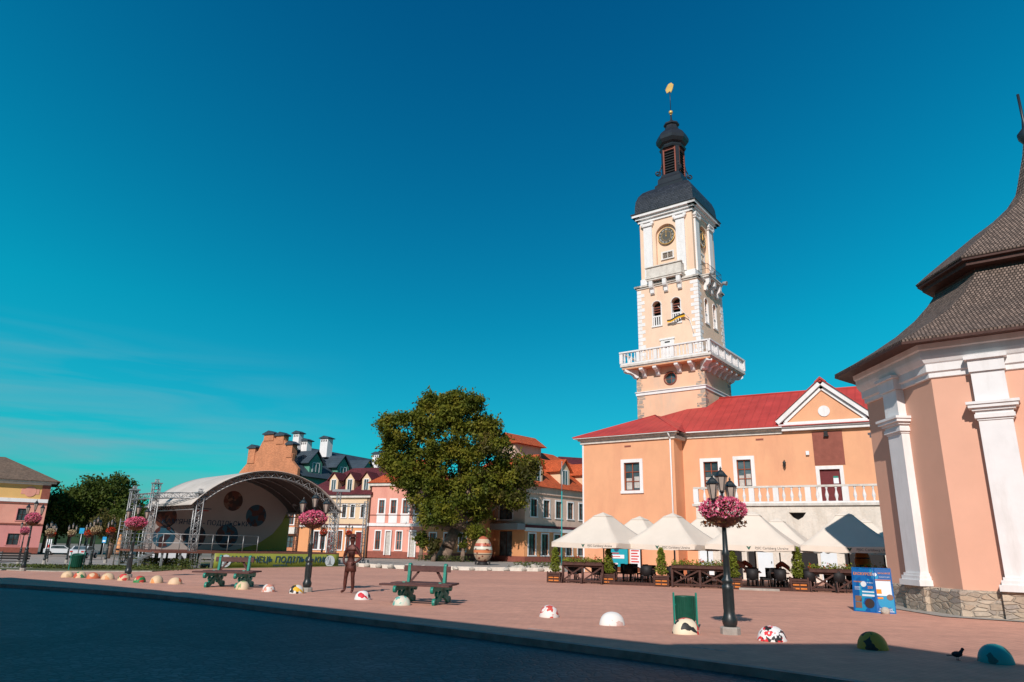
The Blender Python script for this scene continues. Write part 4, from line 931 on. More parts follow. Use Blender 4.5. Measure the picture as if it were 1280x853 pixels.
t1 = picnic('nearer picnic table with green carved legs and brown planks in the middle of the square', on(-2.4, 21.75), R(-14)); t1.scale = (1.08,) * 3
t2 = dup(t1, on(-10.15, 27.15), R(-4), 'farther picnic table with green carved legs beside the lime banner', 1.08)

# ================================================================== LITTER BINS
def bin_(label, loc, rz, tilt=0):
    t = thing('litter_bin', label, 'litter bin', group='green litter bins')
    mb = MB(Matrix.Translation((0, 0, .12)) @ Matrix.Rotation(tilt, 4, 'X') @ Matrix.Translation((0, 0, -.12))); mb.lathe([(.19, .14), (.21, .2), (.215, .66), (.225, .68), (.2, .68), (.19, .25)], n=20, sq=(1, .8)); 
    for i in range(20):
        a = 2 * math.pi * i / 20; mb.beam((.215 * math.cos(a), .172 * math.sin(a), .18), (.22 * math.cos(a), .176 * math.sin(a), .66), .012)
    obj('bucket', mb, 'darkgreen', t)
    for s in (-1, 1): mb = MB(); mb.beam((.255 * s, 0, -.05), (.255 * s, 0, .72), .035); mb.ball((.255 * s, 0, .73), .025, 8); obj('post', mb, 'green', t)
    mb = MB(); mb.beam((-.25, 0, .5), (.25, 0, .5), .02); obj('axle', mb, 'green', t)
    return place(t, loc, rz)
bn = bin_('upright green litter bin behind the black-cross stone', on(3.95, 16.35), R(5))
o = bin_('tilted green litter bin among the far left painted stones', on(-25.0, 42.6), R(30), R(12)); o.scale = (1.35,) * 3

# ================================================================== PIGEON
pg = MB(); pg.ball((0, 0, .12), .075, 14, (1.7, .85, .8)); pg.cyl((.08, 0, .14), (.14, 0, .2), .04, .028, 10); pg.ball((.15, 0, .215), .033, 10); pg.cyl((.175, 0, .212), (.21, 0, .2), .009, .001, 6)
pg.box((-.17, 0, .10), (.14, .05, .012)); pg.cyl((.0, .02, .07), (.0, .02, 0), .005, n=5); pg.cyl((.0, -.02, .07), (.0, -.02, 0), .005, n=5); pg.box((.02, .02, .004), (.05, .02, .006)); pg.box((.02, -.02, .004), (.05, .02, .006))
o = obj('pigeon', pg, 'pigeon'); o.scale = (.78,) * 3; o.location = on(7.5, 12.5); o.rotation_euler = (0, 0, R(10)); tag(o, 'dark pigeon walking in the shadow between ochre and turquoise stones', 'bird')

# ================================================================== SANDWICH BOARD
sb = thing('advertising_board', 'blue folding excursion advertising board standing beside the chapel plinth', 'sign', (10.8, 21.9, 0))
P0, P1, P2 = Vector((10.52, 22.42, 0)), Vector((10.90, 21.80, 0)), Vector((11.38, 21.62, 0))
def panel(a, b, texts):
    d = b - a; W = d.length; Mx = Matrix.Translation(a) @ Matrix.Rotation(math.atan2(d.y, d.x), 4, 'Z') @ Matrix.Rotation(R(-5), 4, 'X') @ Matrix.Diagonal((1, 1, .9, 1))
    mb = MB(Mx); mb.bx(0.005, W - .005, 0, .02, .03, 1.38); o = obj('panel', mb, 'boardblue', sb)
    mb = MB(Mx)
    for x0, x1, z0, z1 in ((0, W, 1.38, 1.41), (0, W, 0, .03), (0, .02, .03, 1.38), (W - .02, W, .03, 1.38)): mb.bx(x0, x1, -.006, .026, z0, z1)
    obj('panel_frame', mb, 'blue', o); return Mx, W, o
Mx, W, o = panel(P0, P1, 0)
mb = MB(Mx); mb.text('ЕКСКУРСІЇ', .115, -.005, W / 2, 1.2, .006, True); mb.text('пішохідні', .06, -.005, W * .25, .95, .004); mb.text('250', .11, -.005, W * .78, .78, .004, True); obj('lettering', mb, 'orange', o)
mb = MB(Mx); mb.prism(circ(W * .5, .88, .09, 20), -.006, 0); mb.bx(W * .42, W * .95, -.006, 0, .50, .56); mb.bx(W * .42, W * .95, -.006, 0, .62, .66); mb.text('по місту', .05, -.006, W * .78, .93, .004)
for i in range(3): mb.bx(W * .1, W * .35, -.006, 0, .7 + i * .04, .71 + i * .04)
obj('print_block', mb, 'printwhite', o)
mb = MB(Mx); mb.prism(circ(W * .72, .28, .15, 24), -.007, 0); mb.bx(W * .1, W * .38, -.007, 0, .12, .30); mb.bx(W * .1, W * .38, -.007, 0, .32, .50); obj('photo_print', mb, 'photo1', o)
Mx, W, o = panel(P1, P2, 1)
mb = MB(Mx); mb.text('ЕКСКУРСІЇ', .06, -.005, W * .62, 1.24, .006, True); obj('lettering', mb, 'orange', o)
for a_ in ((.08, .92, 1.02, 1.04), (.12, .38, .60, .74), (.14, .42, .44, .50)): mb = MB(Mx); mb.bx(W * a_[0], W * a_[1], -.009, 0, a_[2], a_[3]); obj('orange_block', mb, 'orange', o)
mb = MB(Mx); mb.prism(circ(W * .13, 1.20, .055, 20), -.006, 0); mb.bx(W * .12, W * .9, -.006, 0, .54, 1.0); mb.text('кожного дня', .045, -.006, W * .62, 1.13, .004); mb.text('0 800 505', .085, -.006, W * .5, .12, .004, True); mb.bx(W * .1, W * .9, -.004, 0, .05, .07); obj('print_block', mb, 'printwhite', o)
mb = MB(Mx); mb.prism(circ(W * .78, .50, .09, 24), -.009, -.004); obj('photo_print', mb, 'photo1', o)
o = obj('boulder', MB().ball((0, 0, .08), .13, 12, (1, .8, .9)), 'rock'); o.location = (11.0, 21.5, 0); tag(o, 'small pale stone holding down the blue folding board', 'stone')

# ================================================================== CAFE
U = []
def umbrella(label, x, y, rz, h=1.92, top=3.42, S=1.9, text=True):
    t = thing('cafe_umbrella', label, 'parasol', group='cream square cafe parasols')
    mb = MB(); apx = (0, 0, top); r = .30
    e = [(-S, -S), (S, -S), (S, S), (-S, S)]
    for i in range(4):
        a, b = e[i], e[(i + 1) % 4]; sag = .06; N_ = 10
        tl = (a[0] * r / S, a[1] * r / S); tr_ = (b[0] * r / S, b[1] * r / S)
        grid = []
        for v in range(7):
            vv = v / 6; row = []
            for u in range(N_ + 1):
                uu = u / N_; px_ = (a[0] + (b[0] - a[0]) * uu); py_ = (a[1] + (b[1] - a[1]) * uu); qx = tl[0] + (tr_[0] - tl[0]) * uu; qy = tl[1] + (tr_[1] - tl[1]) * uu
                zz = h + (top - .12 - h) * vv ** 1.05 - sag * math.sin(math.pi * vv) - .05 * math.sin(math.pi * uu) * (1 - vv)
                row.append((px_ + (qx - px_) * vv, py_ + (qy - py_) * vv, zz))
            grid.append(row)
        for v in range(6):
            for u in range(N_): mb.face([grid[v][u], grid[v][u + 1], grid[v + 1][u + 1], grid[v + 1][u]], sm=True)
    obj('canopy', mb, 'canvas', t)
    mb = MB()
    for i in range(4):
        a, b = e[i], e[(i + 1) % 4]; N_ = 10
        for u in range(N_):
            f = lambda uu, zz: (a[0] * 1.004 + (b[0] - a[0]) * 1.004 * uu, a[1] * 1.004 + (b[1] - a[1]) * 1.004 * uu, zz - .05 * math.sin(math.pi * uu) + .008 * math.sin(uu * 25) * (zz < h))
            mb.face([f(u / N_, h - .24), f((u + 1) / N_, h - .24), f((u + 1) / N_, h), f(u / N_, h)], sm=True)
    obj('valance', mb, 'canvas', t)
    mb = MB(); q = .40
    mb.face([(-q, -q, top - .19), (q, -q, top - .19), (.0, .0, top + .03)]); mb.face([(q, -q, top - .19), (q, q, top - .19), (0, 0, top + .03)]); mb.face([(q, q, top - .19), (-q, q, top - .19), (0, 0, top + .03)]); mb.face([(-q, q, top - .19), (-q, -q, top - .19), (0, 0, top + .03)])
    obj('cap', mb, 'canvas', t)
    mb = MB(); mb.cyl((0, 0, 0), (0, 0, top - .1), .035, n=10); mb.box((0, 0, .05), (.6, .6, .1)); mb.cyl((0, 0, .1), (0, 0, .4), .06, n=10); obj('pole', mb, 'brown', t)
    mb = MB()
    for a in e + [(0, -S), (S, 0), (0, S), (-S, 0)]: mb.beam((a[0] * .08, a[1] * .08, top - .34), (a[0] * .96, a[1] * .96, h - .08), .025)
    obj('rib', mb, 'benchwood', t)
    if text:
        for k in range(4):
            Mx = Matrix.Rotation(R(90 * k), 4, 'Z')
            mb = MB(Mx); mb.text('PJSC Carlsberg Ukraine', .145, -S * 1.004 - .01, .98, h - .16, .004); obj('lettering', mb, 'greytext', t)
            mb = MB(Mx)
            ex = .02
            mb.prism([(ex, h - .235), (ex + .03, h - .20), (ex + .10, h - .08), (ex + .02, h - .10), (ex, h - .15), (ex - .02, h - .10), (ex - .10, h - .08), (ex - .03, h - .20)], -S * 1.004 - .014, -S * 1.004 - .006)
            obj('emblem', mb, 'greentext', t)
    return place(t, (x, y, 0), R(rz))
u1 = umbrella('cream parasol at the left end of the front row over the flower fence', 4.94, 37.2, -40)
dup(u1, (8.33, 36.2, 0), R(-38), 'second cream parasol from the left in the front row')
u3 = dup(u1, (11.95, 35.0, 0), R(-27), 'cream parasol of the front row right behind the near street lamp', 1.03)
dup(u1, (15.85, 33.7, 0), R(-24), 'front cream parasol half in the chapel shadow', 1.04)
dup(u1, (7.46, 40.6, 0), R(-38), 'rear cream parasol peeping between the two left front ones')
dup(u1, (10.95, 39.7, 0), R(-36), 'rear cream parasol behind the pink flower basket', 1.03)
dup(u1, (14.6, 38.9, 0), R(-30), 'rear cream parasol below the arched wall niche', 1.0)
dup(u1, (18.7, 37.6, 0), R(-28), 'rear cream parasol next to the chapel wall, shaded at its tip', 1.0)
fv = Vector((14.9 - 2.6, 32.0 - 36.0)).normalized(); FA = math.degrees(math.atan2(fv.y, fv.x))
# planters with little conifers
def planter(label, x, y, s=1, tall=1.15):
    t = thing('conifer_planter', label, 'planter', group='slatted planters with young conifers')
    mb = MB()
    for z in (.06, .15, .33, .42): mb.bx(-.3, .3, -.3, -.27, z - .035, z + .035); mb.bx(-.3, .3, .27, .3, z - .035, z + .035); mb.bx(-.3, -.27, -.27, .27, z - .035, z + .035); mb.bx(.27, .3, -.27, .27, z - .035, z + .035)
    for a in (-1, 1):
        for b_ in (-1, 1): mb.bx(a * .31 - .03, a * .31 + .03, b_ * .31 - .03, b_ * .31 + .03, 0, .52)
    mb.bx(-.265, .265, -.265, .265, .03, .46); obj('box', mb, 'brown', t)
    for a in range(4):
        mb = MB(Matrix.Rotation(R(90 * a), 4, 'Z'))
        for z in (.24, .105): mb.bx(-.25, -.02, -.325, -.30, z - .028, z + .028); mb.bx(.02, .25, -.325, -.30, z - .028, z + .028)
        obj('slat', mb, 'orangewood', t)
    n = 1800; hh = rng.uniform(0, 1, n); aa = rng.uniform(0, 2 * math.pi, n); rr = .33 * np.clip(1 - hh, .02, 1) ** .38 * rng.uniform(.55, 1, n) * (.75 + .25 * np.sin(hh * 20 + aa * 3))
    rr *= np.clip(hh * 8 + .5, 0, 1); V, Fc = leaves(np.stack([rr * np.cos(aa), rr * np.sin(aa), .5 + hh * tall], 1), .045, np.array([0, 0, .5])); mesh_np('conifer', V, Fc, 'thuja', t)
    mb = MB(); mb.cyl((0, 0, .3), (0, 0, 1.2), .02, n=6); obj('stem', mb, 'bark', t)
    return place(t, (x, y, 0), R(FA), s)
pl = planter('conifer planter at the left end of the cafe fence', 2.38, 36.0)
for x, y, s, lb in ((4.95, 35.5, 1.02, 'conifer planter under the leftmost front parasol by the cafe entrance'), (7.3, 34.5, 1.05, 'conifer planter under the second front parasol, right of the entrance'), (10.45, 33.7, 1.02, 'conifer planter partly hidden behind the near street lamp'), (13.15, 33.0, 1.15, 'conifer planter at the start of the fence beside the blue board')):
    dup(pl, (x, y, 0), R(FA), lb, s)
# timber fences with flower troughs
def cafe_fence(label, a, b, n=2, petal='redflower', flo=True):
    d = Vector((b[0] - a[0], b[1] - a[1])); L = d.length; t = thing('cafe_fence', label, 'fence', (a[0], a[1], 0), 0, 'dark timber cafe fences with flower troughs')
    Mx = frame((a[0], a[1], 0), math.degrees(math.atan2(d.y, d.x)))
    for i in range(n + 1):
        x = L * i / n; mb = MB(Mx); mb.bx(x - .05, x + .05, -.05, .05, 0, .92); mb.beam((x, -.3, .04), (x, -.04, .5), .05, .07); mb.bx(x - .04, x + .04, -.34, .3, 0, .06); obj('fence_post', mb, 'brown', t)
    mb = MB(Mx)
    for z in (.12, .8): mb.bx(.05, L - .05, -.03, .03, z - .045, z + .045)
    obj('rail', mb, 'brown', t)
    for i in range(n):
        x0, x1 = L * i / n + .06, L * (i + 1) / n - .06
        mb = MB(Mx); mb.beam((x0, -.02, .17), (x1, -.02, .75), .05, .07); mb.beam((x0, .035, .75), (x1, .035, .17), .05, .07); obj('cross_brace', mb, 'brown', t)
    mb = MB(Mx); mb.bx(0, L, -.14, .16, .84, .98); mb.bx(-.02, L + .02, -.16, .18, .98, 1.0); obj('flower_trough', mb, 'brown', t)
    P = np.stack([rng.uniform(0, L, 900), rng.normal(0, .09, 900), .98 + abs(rng.normal(0, .1, 900))], 1); P = np.array([tuple(Mx @ Vector(p)) for p in P])
    V, Fc = leaves(P, .045); mesh_np('foliage', V, Fc, 'thuja', t)
    m = int(26 * L); k_ = [Vector((rng.uniform(0, L), rng.normal(0, .1) - .04, 1.02 + rng.uniform(0, .22))) for _ in range(m // 6)]
    P = np.array([tuple(Mx @ (c + Vector(rng.normal(0, .03, 3)))) for c in k_ for _ in range(9)]); V, Fc = leaves(P, .035); mesh_np('flowers', V, Fc, petal, t)
    return t
cafe_fence('flowered timber fence at the left end of the cafe', (2.75, 35.8), (4.6, 35.15))
cafe_fence('flowered timber fence in front of the second parasol, left of the near lamp', (7.7, 34.1), (10.1, 33.4))
cafe_fence('flowered timber fence running up to the blue advertising board', (13.5, 32.65), (16.6, 31.7), 3)
# cafe deck edge and pale step
mb = MB(frame((4.9, 35.1, 0), FA)); mb.bx(0, 2.6, 0, .3, 0, .14); mb.bx(5.6, 8.3, .1, .4, 0, .14); struct(obj('cafe_threshold', mb, 'brown'))
mb = MB(frame((10.2, 33.1, 0), FA)); mb.bx(.25, 1.95, -.1, .25, 0, .09); struct(obj('cafe_step', mb, 'concrete'))
# chairs and tables
def chair():
    t = thing('cafe_chair', 'black rattan cafe chair', 'chair', group='black rattan chairs under the parasols')
    mb = MB(); mb.box((0, 0, .44), (.48, .46, .07)); obj('seat', mb, 'black', t, .02)
    mb = MB(); N_ = 10
    pts = [(.27 * math.cos(R(200 + 140 * i / N_ + 180)), .26 * math.sin(R(200 + 140 * i / N_ + 180))) for i in range(N_ + 1)]
    for (a, b), (c, d) in zip(pts, pts[1:]):
        for z0, z1, k0, k1 in ((.42, .65, 1, 1.05), (.65, .9, 1.05, 1.1)): mb.face([(a * k0, b * k0, z0), (c * k0, d * k0, z0), (c * k1, d * k1, z1), (a * k1, b * k1, z1)], sm=True)
    o = obj('backrest', mb, 'black', t); m = o.modifiers.new('s', 'SOLIDIFY'); m.thickness = .035
    for x in (-.2, .2):
        for y in (-.19, .19): mb = MB(); mb.beam((x * 1.1, y * 1.1, 0), (x, y, .42), .035); obj('leg', mb, 'alu' if False else 'black', t)
    return t
ch = chair()
tb = thing('cafe_table', 'square dark cafe table between rattan chairs', 'table', group='dark cafe tables under the parasols')
mb = MB(); mb.box((0, 0, .73), (.8, .8, .04)); obj('table_top', mb, 'brown', tb, .01); mb = MB(); mb.cyl((0, 0, .02), (0, 0, .72), .035, n=8); mb.box((0, 0, .03), (.45, .45, .04)); obj('pedestal', mb, 'iron', tb)
Mc = frame((2.9, 36.6, 0), FA); first = True; kk = 0
names = ['under the leftmost front parasol', 'in front of the teal poster', 'beside the cafe entrance', 'behind the second planter', 'behind the middle flower fence', 'under the second front parasol', 'behind the near street lamp', 'left of the white terrace door', 'in front of the white terrace door', 'under the parasol half in shadow', 'behind the right flower fence', 'nearest the chapel']
for i in range(12):
    for row in range(2):
        cx_ = .5 + i * 1.2; cy_ = .3 + row * 2.3
        if i == 2 and row == 0: continue
        if row == 1 and i % 3 == 0: continue
        p = Mc @ Vector((cx_, cy_, 0)); nm = names[i]
        lbt = 'dark %s cafe table %s' % ('back-row' if row else 'front-row', nm)
        if kk == 0: place(tb, p, R(FA)); tb['label'] = lbt
        else: dup(tb, p, R(FA), lbt)
        for q_, (dx, dy, rr) in enumerate(((0, -.62, 180), (0, .62, 0), (.62, 0, -90)) if (i % 3) else ((0, -.62, 180), (0, .62, 0))):
            pp = p + Matrix.Rotation(R(FA), 3, 'Z') @ Vector((dx, dy, 0)); side = ('plaza', 'wall', 'chapel')[q_]
            lb_ = '%s-side rattan chair at the %stable %s' % (side, 'back ' if row else 'front ', nm)
            if first: place(ch, pp, R(FA + rr)); ch['label'] = lb_; first = False
            else: dup(ch, pp, R(FA + rr + rng.uniform(-15, 15)), lb_)
        kk += 1
# folded blankets over two seats and inner red parasols
for x, y, mt, lb in ((11.3, 35.6, 'bluecloth', 'pale pink throw hanging over a seat behind the near lamp'), (11.75, 35.9, 'redcloth', 'brick red throw hanging over a seat beside the white door'), (13.3, 35.2, 'redcloth', 'brick red throw over a seat left of the fourth planter')):
    mb = MB(); N_ = 8
    for i in range(N_):
        for j in range(4):
            f = lambda a, b: (-.32 + .64 * a, -.12 * math.sin(b * 3.1) + .02 * math.sin(a * 15), 1.25 - .55 * abs(a - .45) ** 1.3 - .5 * b + .25 * b * b)
            mb.face([f(i / N_, (j + 1) / 4), f((i + 1) / N_, (j + 1) / 4), f((i + 1) / N_, j / 4), f(i / N_, j / 4)], sm=True)
    o = obj('blanket', mb, mt); o.location = (x, y, 0); o.rotation_euler = (0, 0, R(FA)); m = o.modifiers.new('s', 'SOLIDIFY'); m.thickness = .03; tag(o, lb, 'blanket', 'throws on cafe chairs')
# poster panel against the wing wall
po = thing('poster_panel', 'teal printed poster panel with red lines against the town hall wing', 'poster', tuple(MW @ Vector((3.1, -.4, 0))))
mb = MB(MW); mb.bx(2.2, 3.75, -.45, -.4, .45, 1.95); obj('panel', mb, 'teal', po)
for a_ in ((2.35, 3.5, 1.0, 1.25), (2.35, 3.0, .6, .7)): mb = MB(MW); mb.bx(a_[0], a_[1], -.47, -.45, a_[2], a_[3]); obj('print_block', mb, 'printwhite', po)
mb = MB(MW); mb.bx(2.4, 3.2, -.475, -.47, 1.1, 1.15); mb.bx(2.4, 2.9, -.475, -.47, .63, .67); mb.bx(2.4, 3.1, -.465, -.45, 1.32, 1.38); obj('red_line', mb, 'signred', po)
mb = MB(MW); mb.prism(circ(2.9, 1.65, .2, 20), -.46, -.45); obj('emblem', mb, 'navy', po)
for x in (2.3, 3.65): mb = MB(MW); mb.bx(x - .03, x + .03, -.42, -.38, 0, .45); obj('leg', mb, 'iron', po)
o = thing('poster_panel', 'pale red and white poster panel right of the teal poster', 'poster', tuple(MW @ Vector((4.5, -.4, 0))))
mb = MB(MW); mb.bx(3.95, 4.75, -.45, -.4, .45, 1.95); obj('panel', mb, 'printwhite', o)
for i in range(7): mb = MB(MW); mb.bx(4.02, 4.5 + .1 * (i % 2), -.46, -.45, .6 + i * .18, .68 + i * .18); obj('text_line', mb, 'signred', o)
for x in (4.05, 4.65): mb = MB(MW); mb.bx(x - .03, x + .03, -.42, -.38, 0, .45); obj('leg', mb, 'iron', o)
# wooden barrel stand near the chapel
o = thing('barrel', 'orange-brown wooden barrel at the cafe end beside the chapel', 'barrel', (17.2, 35.2, 0))
mb = MB(frame((17.2, 35.2, .9), 0)); mb.lathe([(.27, 0), (.33, .2), (.36, .4), (.33, .6), (.27, .8)], n=18); obj('staves', mb, 'orangewood', o)
mb = MB(frame((17.2, 35.2, .9), 0)); mb.lathe([(.345, .2), (.35, .26)], n=18); mb.lathe([(.35, .54), (.345, .6)], n=18); obj('hoop', mb, 'iron', o)
mb = MB(frame((17.2, 35.2, 0), 0)); mb.box((0, 0, .45), (.7, .7, .9)); obj('stand', mb, 'brown', o)

# ================================================================== STATUE
def skin(name, pts, edges, rad, mat, parent=None, sub=2):
    me = bpy.data.meshes.new('sk'); me.from_pydata(pts, edges, []); o = bpy.data.objects.new('sk', me); col.objects.link(o)
    m = o.modifiers.new('skin', 'SKIN'); 
    if not me.skin_vertices: me.attributes.new  # layer is made by the modifier on evaluation
    for i, r in enumerate(rad): me.skin_vertices[0].data[i].radius = (r, r) if not isinstance(r, tuple) else r
    me.skin_vertices[0].data[0].use_root = True
    s_ = o.modifiers.new('sub', 'SUBSURF'); s_.levels = sub; s_.render_levels = sub
    bpy.context.view_layer.update(); dg = bpy.context.evaluated_depsgraph_get(); me2 = bpy.data.meshes.new_from_object(o.evaluated_get(dg)); me2.name = name
    bpy.data.objects.remove(o); me2.materials.clear(); me2.materials.append(M[mat])
    for p in me2.polygons: p.use_smooth = True
    n = bpy.data.objects.new(name, me2); col.objects.link(n); n.parent = parent; return n
st = thing('statue', 'rusty brown metal figure standing with hands on hips near the middle lamp', 'statue')
J = [(0, 0, 1.0), (0, .0, 1.13), (0, -.01, 1.27), (0, -.01, 1.42), (0, .0, 1.54), (0, .0, 1.64), (0, -.01, 1.73), (0, -.02, 1.83), (0, -.01, 1.91),
     (.10, 0, .92), (.12, -.02, .72), (.13, -.03, .52), (.14, .0, .34), (.14, .02, .10), (.15, -.12, .04),
     (-.10, 0, .92), (-.14, -.02, .72), (-.16, -.03, .52), (-.18, .0, .34), (-.19, .02, .10), (-.28, -.11, .04),
     (.15, 0, 1.5), (.22, .0, 1.46), (.32, .02, 1.32), (.41, .02, 1.2), (.33, -.05, 1.11), (.24, -.1, 1.04), (.18, -.13, 1.02),
     (-.15, 0, 1.5), (-.22, .0, 1.46), (-.29, .03, 1.32), (-.34, .05, 1.2), (-.31, -.02, 1.1), (-.26, -.08, 1.02), (-.2, -.12, .98)]
ch_ = [[0, 1, 2, 3, 4, 5, 6, 7, 8], [0, 9, 10, 11, 12, 13, 14], [0, 15, 16, 17, 18, 19, 20], [4, 21, 22, 23, 24, 25, 26, 27], [4, 28, 29, 30, 31, 32, 33, 34]]
Ed = [(a, b) for c in ch_ for a, b in zip(c, c[1:])]
Rr = [(.15, .11), (.13, .10), (.145, .11), (.19, .13), (  .15, .1), .062, .1, .125, .095, .115, .10, .075, .078, .052, .045, .115, .10, .075, .078, .052, .045, .085, .075, .058, .048, .05, .04, .035, .085, .075, .058, .048, .05, .04, .035]
body = skin('body', J, Ed, Rr, 'rust', st)
mb = MB(); mb.lathe([(.19, 1.88), (.2, 1.895), (.11, 1.90), (.1, 1.99), (.02, 2.01)], n=16); obj('hat', mb, 'rust', st)
mb = MB(); mb.lathe([(.235, .72), (.225, .86), (.205, 1.0), (.175, 1.08)], n=16, sq=(1, .68)); obj('skirt', mb, 'rust', st)
for k in range(6): mb = MB(); mb.tube([(-.13 + .05 * k, -.13, 1.2), (-.1 + .04 * k, -.15, 1.42)], .012, 5); obj('chest_plate', mb, 'rust', st)
mb = MB(); mb.box((.02, -.105, 1.77), (.03, .04, .05)); mb.box((.04, -.09, 1.80), (.02, .02, .012)); mb.box((-.02, -.09, 1.80), (.02, .02, .012)); obj('face', mb, 'rust', st)
for s, (hx, hy, hz) in ((1, (.17, -.15, 1.02)), (-1, (-.2, -.14, .98))):
    mb = MB()
    for f in range(4): mb.tube([(hx - .01 * s, hy, hz + .02 - .018 * f), (hx - .05 * s, hy - .02, hz + .01 - .02 * f), (hx - .09 * s, hy + .0, hz - .01 - .022 * f)], .011, 5)
    mb.tube([(hx, hy, hz + .02), (hx - .02 * s, hy + .04, hz + .07)], .013, 5); obj('hand', mb, 'rust', st)
place(st, on(-5.35, 25.1), R(-12), .97); st.scale = (.88, .88, .97)

# ================================================================== STAGE
ZS = T(-19)
AS = (-20.64, 47.76, ZS); FSm = frame(AS, 45)
stage = thing('open_air_stage', 'open-air stage with arched fabric canopy, truss towers and printed town banners', 'stage', AS)
Rr_ = 7.05; sc0 = 5.1; zc0 = 6.15 - Rr_
def arcp(t, dr=0): a = R(48.7) * (2 * t - 1); return (sc0 + (Rr_ + dr) * math.sin(a), zc0 + (Rr_ + dr) * math.cos(a))
def truss(mb, a, b, w=.32, n=8, r=.028):
    a, b = Vector(a), Vector(b); d = (b - a).normalized(); x = d.cross(Vector((0, 0, 1)))
    if x.length < .01: x = Vector((1, 0, 0))
    x.normalize(); y = d.cross(x); L = (b - a).length; cs_ = [(x * sx + y * sy) * w / 2 for sx, sy in ((-1, -1), (1, -1), (1, 1), (-1, 1))]
    for c in cs_: mb.cyl(a + c, b + c, r, n=5)
    for i in range(n):
        p, q_ = a + d * L * i / n, a + d * L * (i + 1) / n
        for k in range(4):
            c0, c1 = cs_[k], cs_[(k + 1) % 4]
            if i % 2: c0, c1 = c1, c0
            mb.cyl(p + c0, q_ + c1, r * .6, n=4)
            mb.cyl(q_ + c0, q_ + c1, r * .6, n=4)
for nm, s_, y_, z1 in (('front', 0, 0, 5.0), ('front', 10.3, 0, 4.2), ('rear', 0, 8, 4.9), ('rear', 10.3, 8, 4.2), ('side', -1.5, 4.0, 5.7), ('side', -1.65, 7.9, 5.4)):
    mb = MB(FSm); truss(mb, (s_, y_, 0), (s_, y_, z1 - .3), .42, 14, .035); mb.bx(s_ - .3, s_ + .3, y_ - .3, y_ + .3, -.1, .12); mb.bx(s_ - .3, s_ + .3, y_ - .3, y_ + .3, z1 - .3, z1 - .22); truss(mb, (s_, y_, z1 - .3), (s_, y_, z1), .2, 2, .02); obj('truss_tower', mb, 'alu', stage)
for y_ in (0, 8):
    mb = MB(FSm); N_ = 36
    for i in range(N_):
        for dr in (0, .38):
            for dy in (-.16, .16):
                a, b = arcp(i / N_, dr), arcp((i + 1) / N_, dr); mb.cyl((a[0], y_ + dy, a[1]), (b[0], y_ + dy, b[1]), .032, n=5)
        a, b = arcp(i / N_, 0 if i % 2 else .38), arcp((i + 1) / N_, .38 if i % 2 else 0)
        for dy in (-.16, .16): mb.cyl((a[0], y_ + dy, a[1]), (b[0], y_ + dy, b[1]), .022, n=4)
        a, b = arcp(i / N_, 0), arcp(i / N_, .38); mb.cyl((a[0], y_ - .16, a[1]), (b[0], y_ + .16, b[1]), .02, n=4)
    obj('roof_truss', mb, 'alu', stage)
mb = MB(FSm)
for x in (-.1, 10.4): truss(mb, (x, 0, 3.85), (x, 8, 3.85), .36, 12, .028)
truss(mb, (0, 0, 4.6), (-1.5, 4.0, 4.6), .36, 6, .03); truss(mb, (-1.5, 4, 4.6), (-1.65, 7.9, 4.6), .36, 6, .03)
obj('side_truss', mb, 'alu', stage)
mb = MB(FSm); N_ = 30; NY = 10
for i in range(N_):
    for j in range(NY):
        f = lambda u, v: (lambda p: (p[0], -.35 + 8.9 * v, p[1] + .06))(arcp(-.015 + 1.03 * u, .42))
        mb.face([f(i / N_, j / NY), f((i + 1) / N_, j / NY), f((i + 1) / N_, (j + 1) / NY), f(i / N_, (j + 1) / NY)], sm=True)
o = obj('canopy', mb, 'stagecloth', stage); m = o.modifiers.new('s', 'SOLIDIFY'); m.thickness = .03
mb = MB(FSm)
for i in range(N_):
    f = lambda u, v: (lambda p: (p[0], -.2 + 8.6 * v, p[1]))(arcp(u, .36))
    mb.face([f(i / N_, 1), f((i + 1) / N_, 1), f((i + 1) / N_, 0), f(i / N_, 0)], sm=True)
obj('canopy_shade_layer', mb, 'shade_layer', stage)  # added dark sheet that paints the canopy underside as shaded
for y_ in (2, 4, 6):
    mb = MB(FSm)
    for i in range(20): a, b = arcp(i / 20, .3), arcp((i + 1) / 20, .3); mb.cyl((a[0], y_, a[1]), (b[0], y_, b[1]), .04, n=5)
    obj('roof_hoop', mb, 'alu', stage)
# back wall with curved top
Yb = 7.3
arc = [arcp(t / 20, .3) for t in range(1, 20)]
mb = MB(FSm); mb.prism([(-.6, 1.0), (10.6, 1.0), (10.6, 3.6)] + [(a, b) for a, b in arc[::-1]] + [(-.6, 3.7)], Yb, Yb + .08); bw = obj('back_banner', mb, 'bannerwhite', stage)
mb = MB(FSm); mb.prism([(6.2, 1.02), (10.55, 1.02), (10.55, 3.5), (10.2, 3.95), (9.9, 3.2), (9.2, 2.3), (8.0, 1.5)], Yb - .02, Yb - .004); obj('lime_print', mb, 'limebanner', bw)
for s_, z_, r, mt in ((5.55, 4.75, .78, 'photo1'), (7.6, 3.7, .86, 'photo2'), (5.4, 2.05, .9, 'photo2'), (2.9, 1.95, .85, 'photo2'), (.6, 3.3, .8, 'photo1'), (.7, 1.9, .8, 'photo2')):
    mb = MB(FSm); mb.prism(circ(s_, z_, r, 28), Yb - .012, Yb - .004); obj('round_photo', mb, mt, bw)
mb = MB(FSm); mb.text("КАМ'ЯНЕЦЬ - ПОДІЛЬСЬКИЙ", .50, Yb - .012, 3.95, 2.98, .01, True); obj('lettering', mb, 'navy', bw)
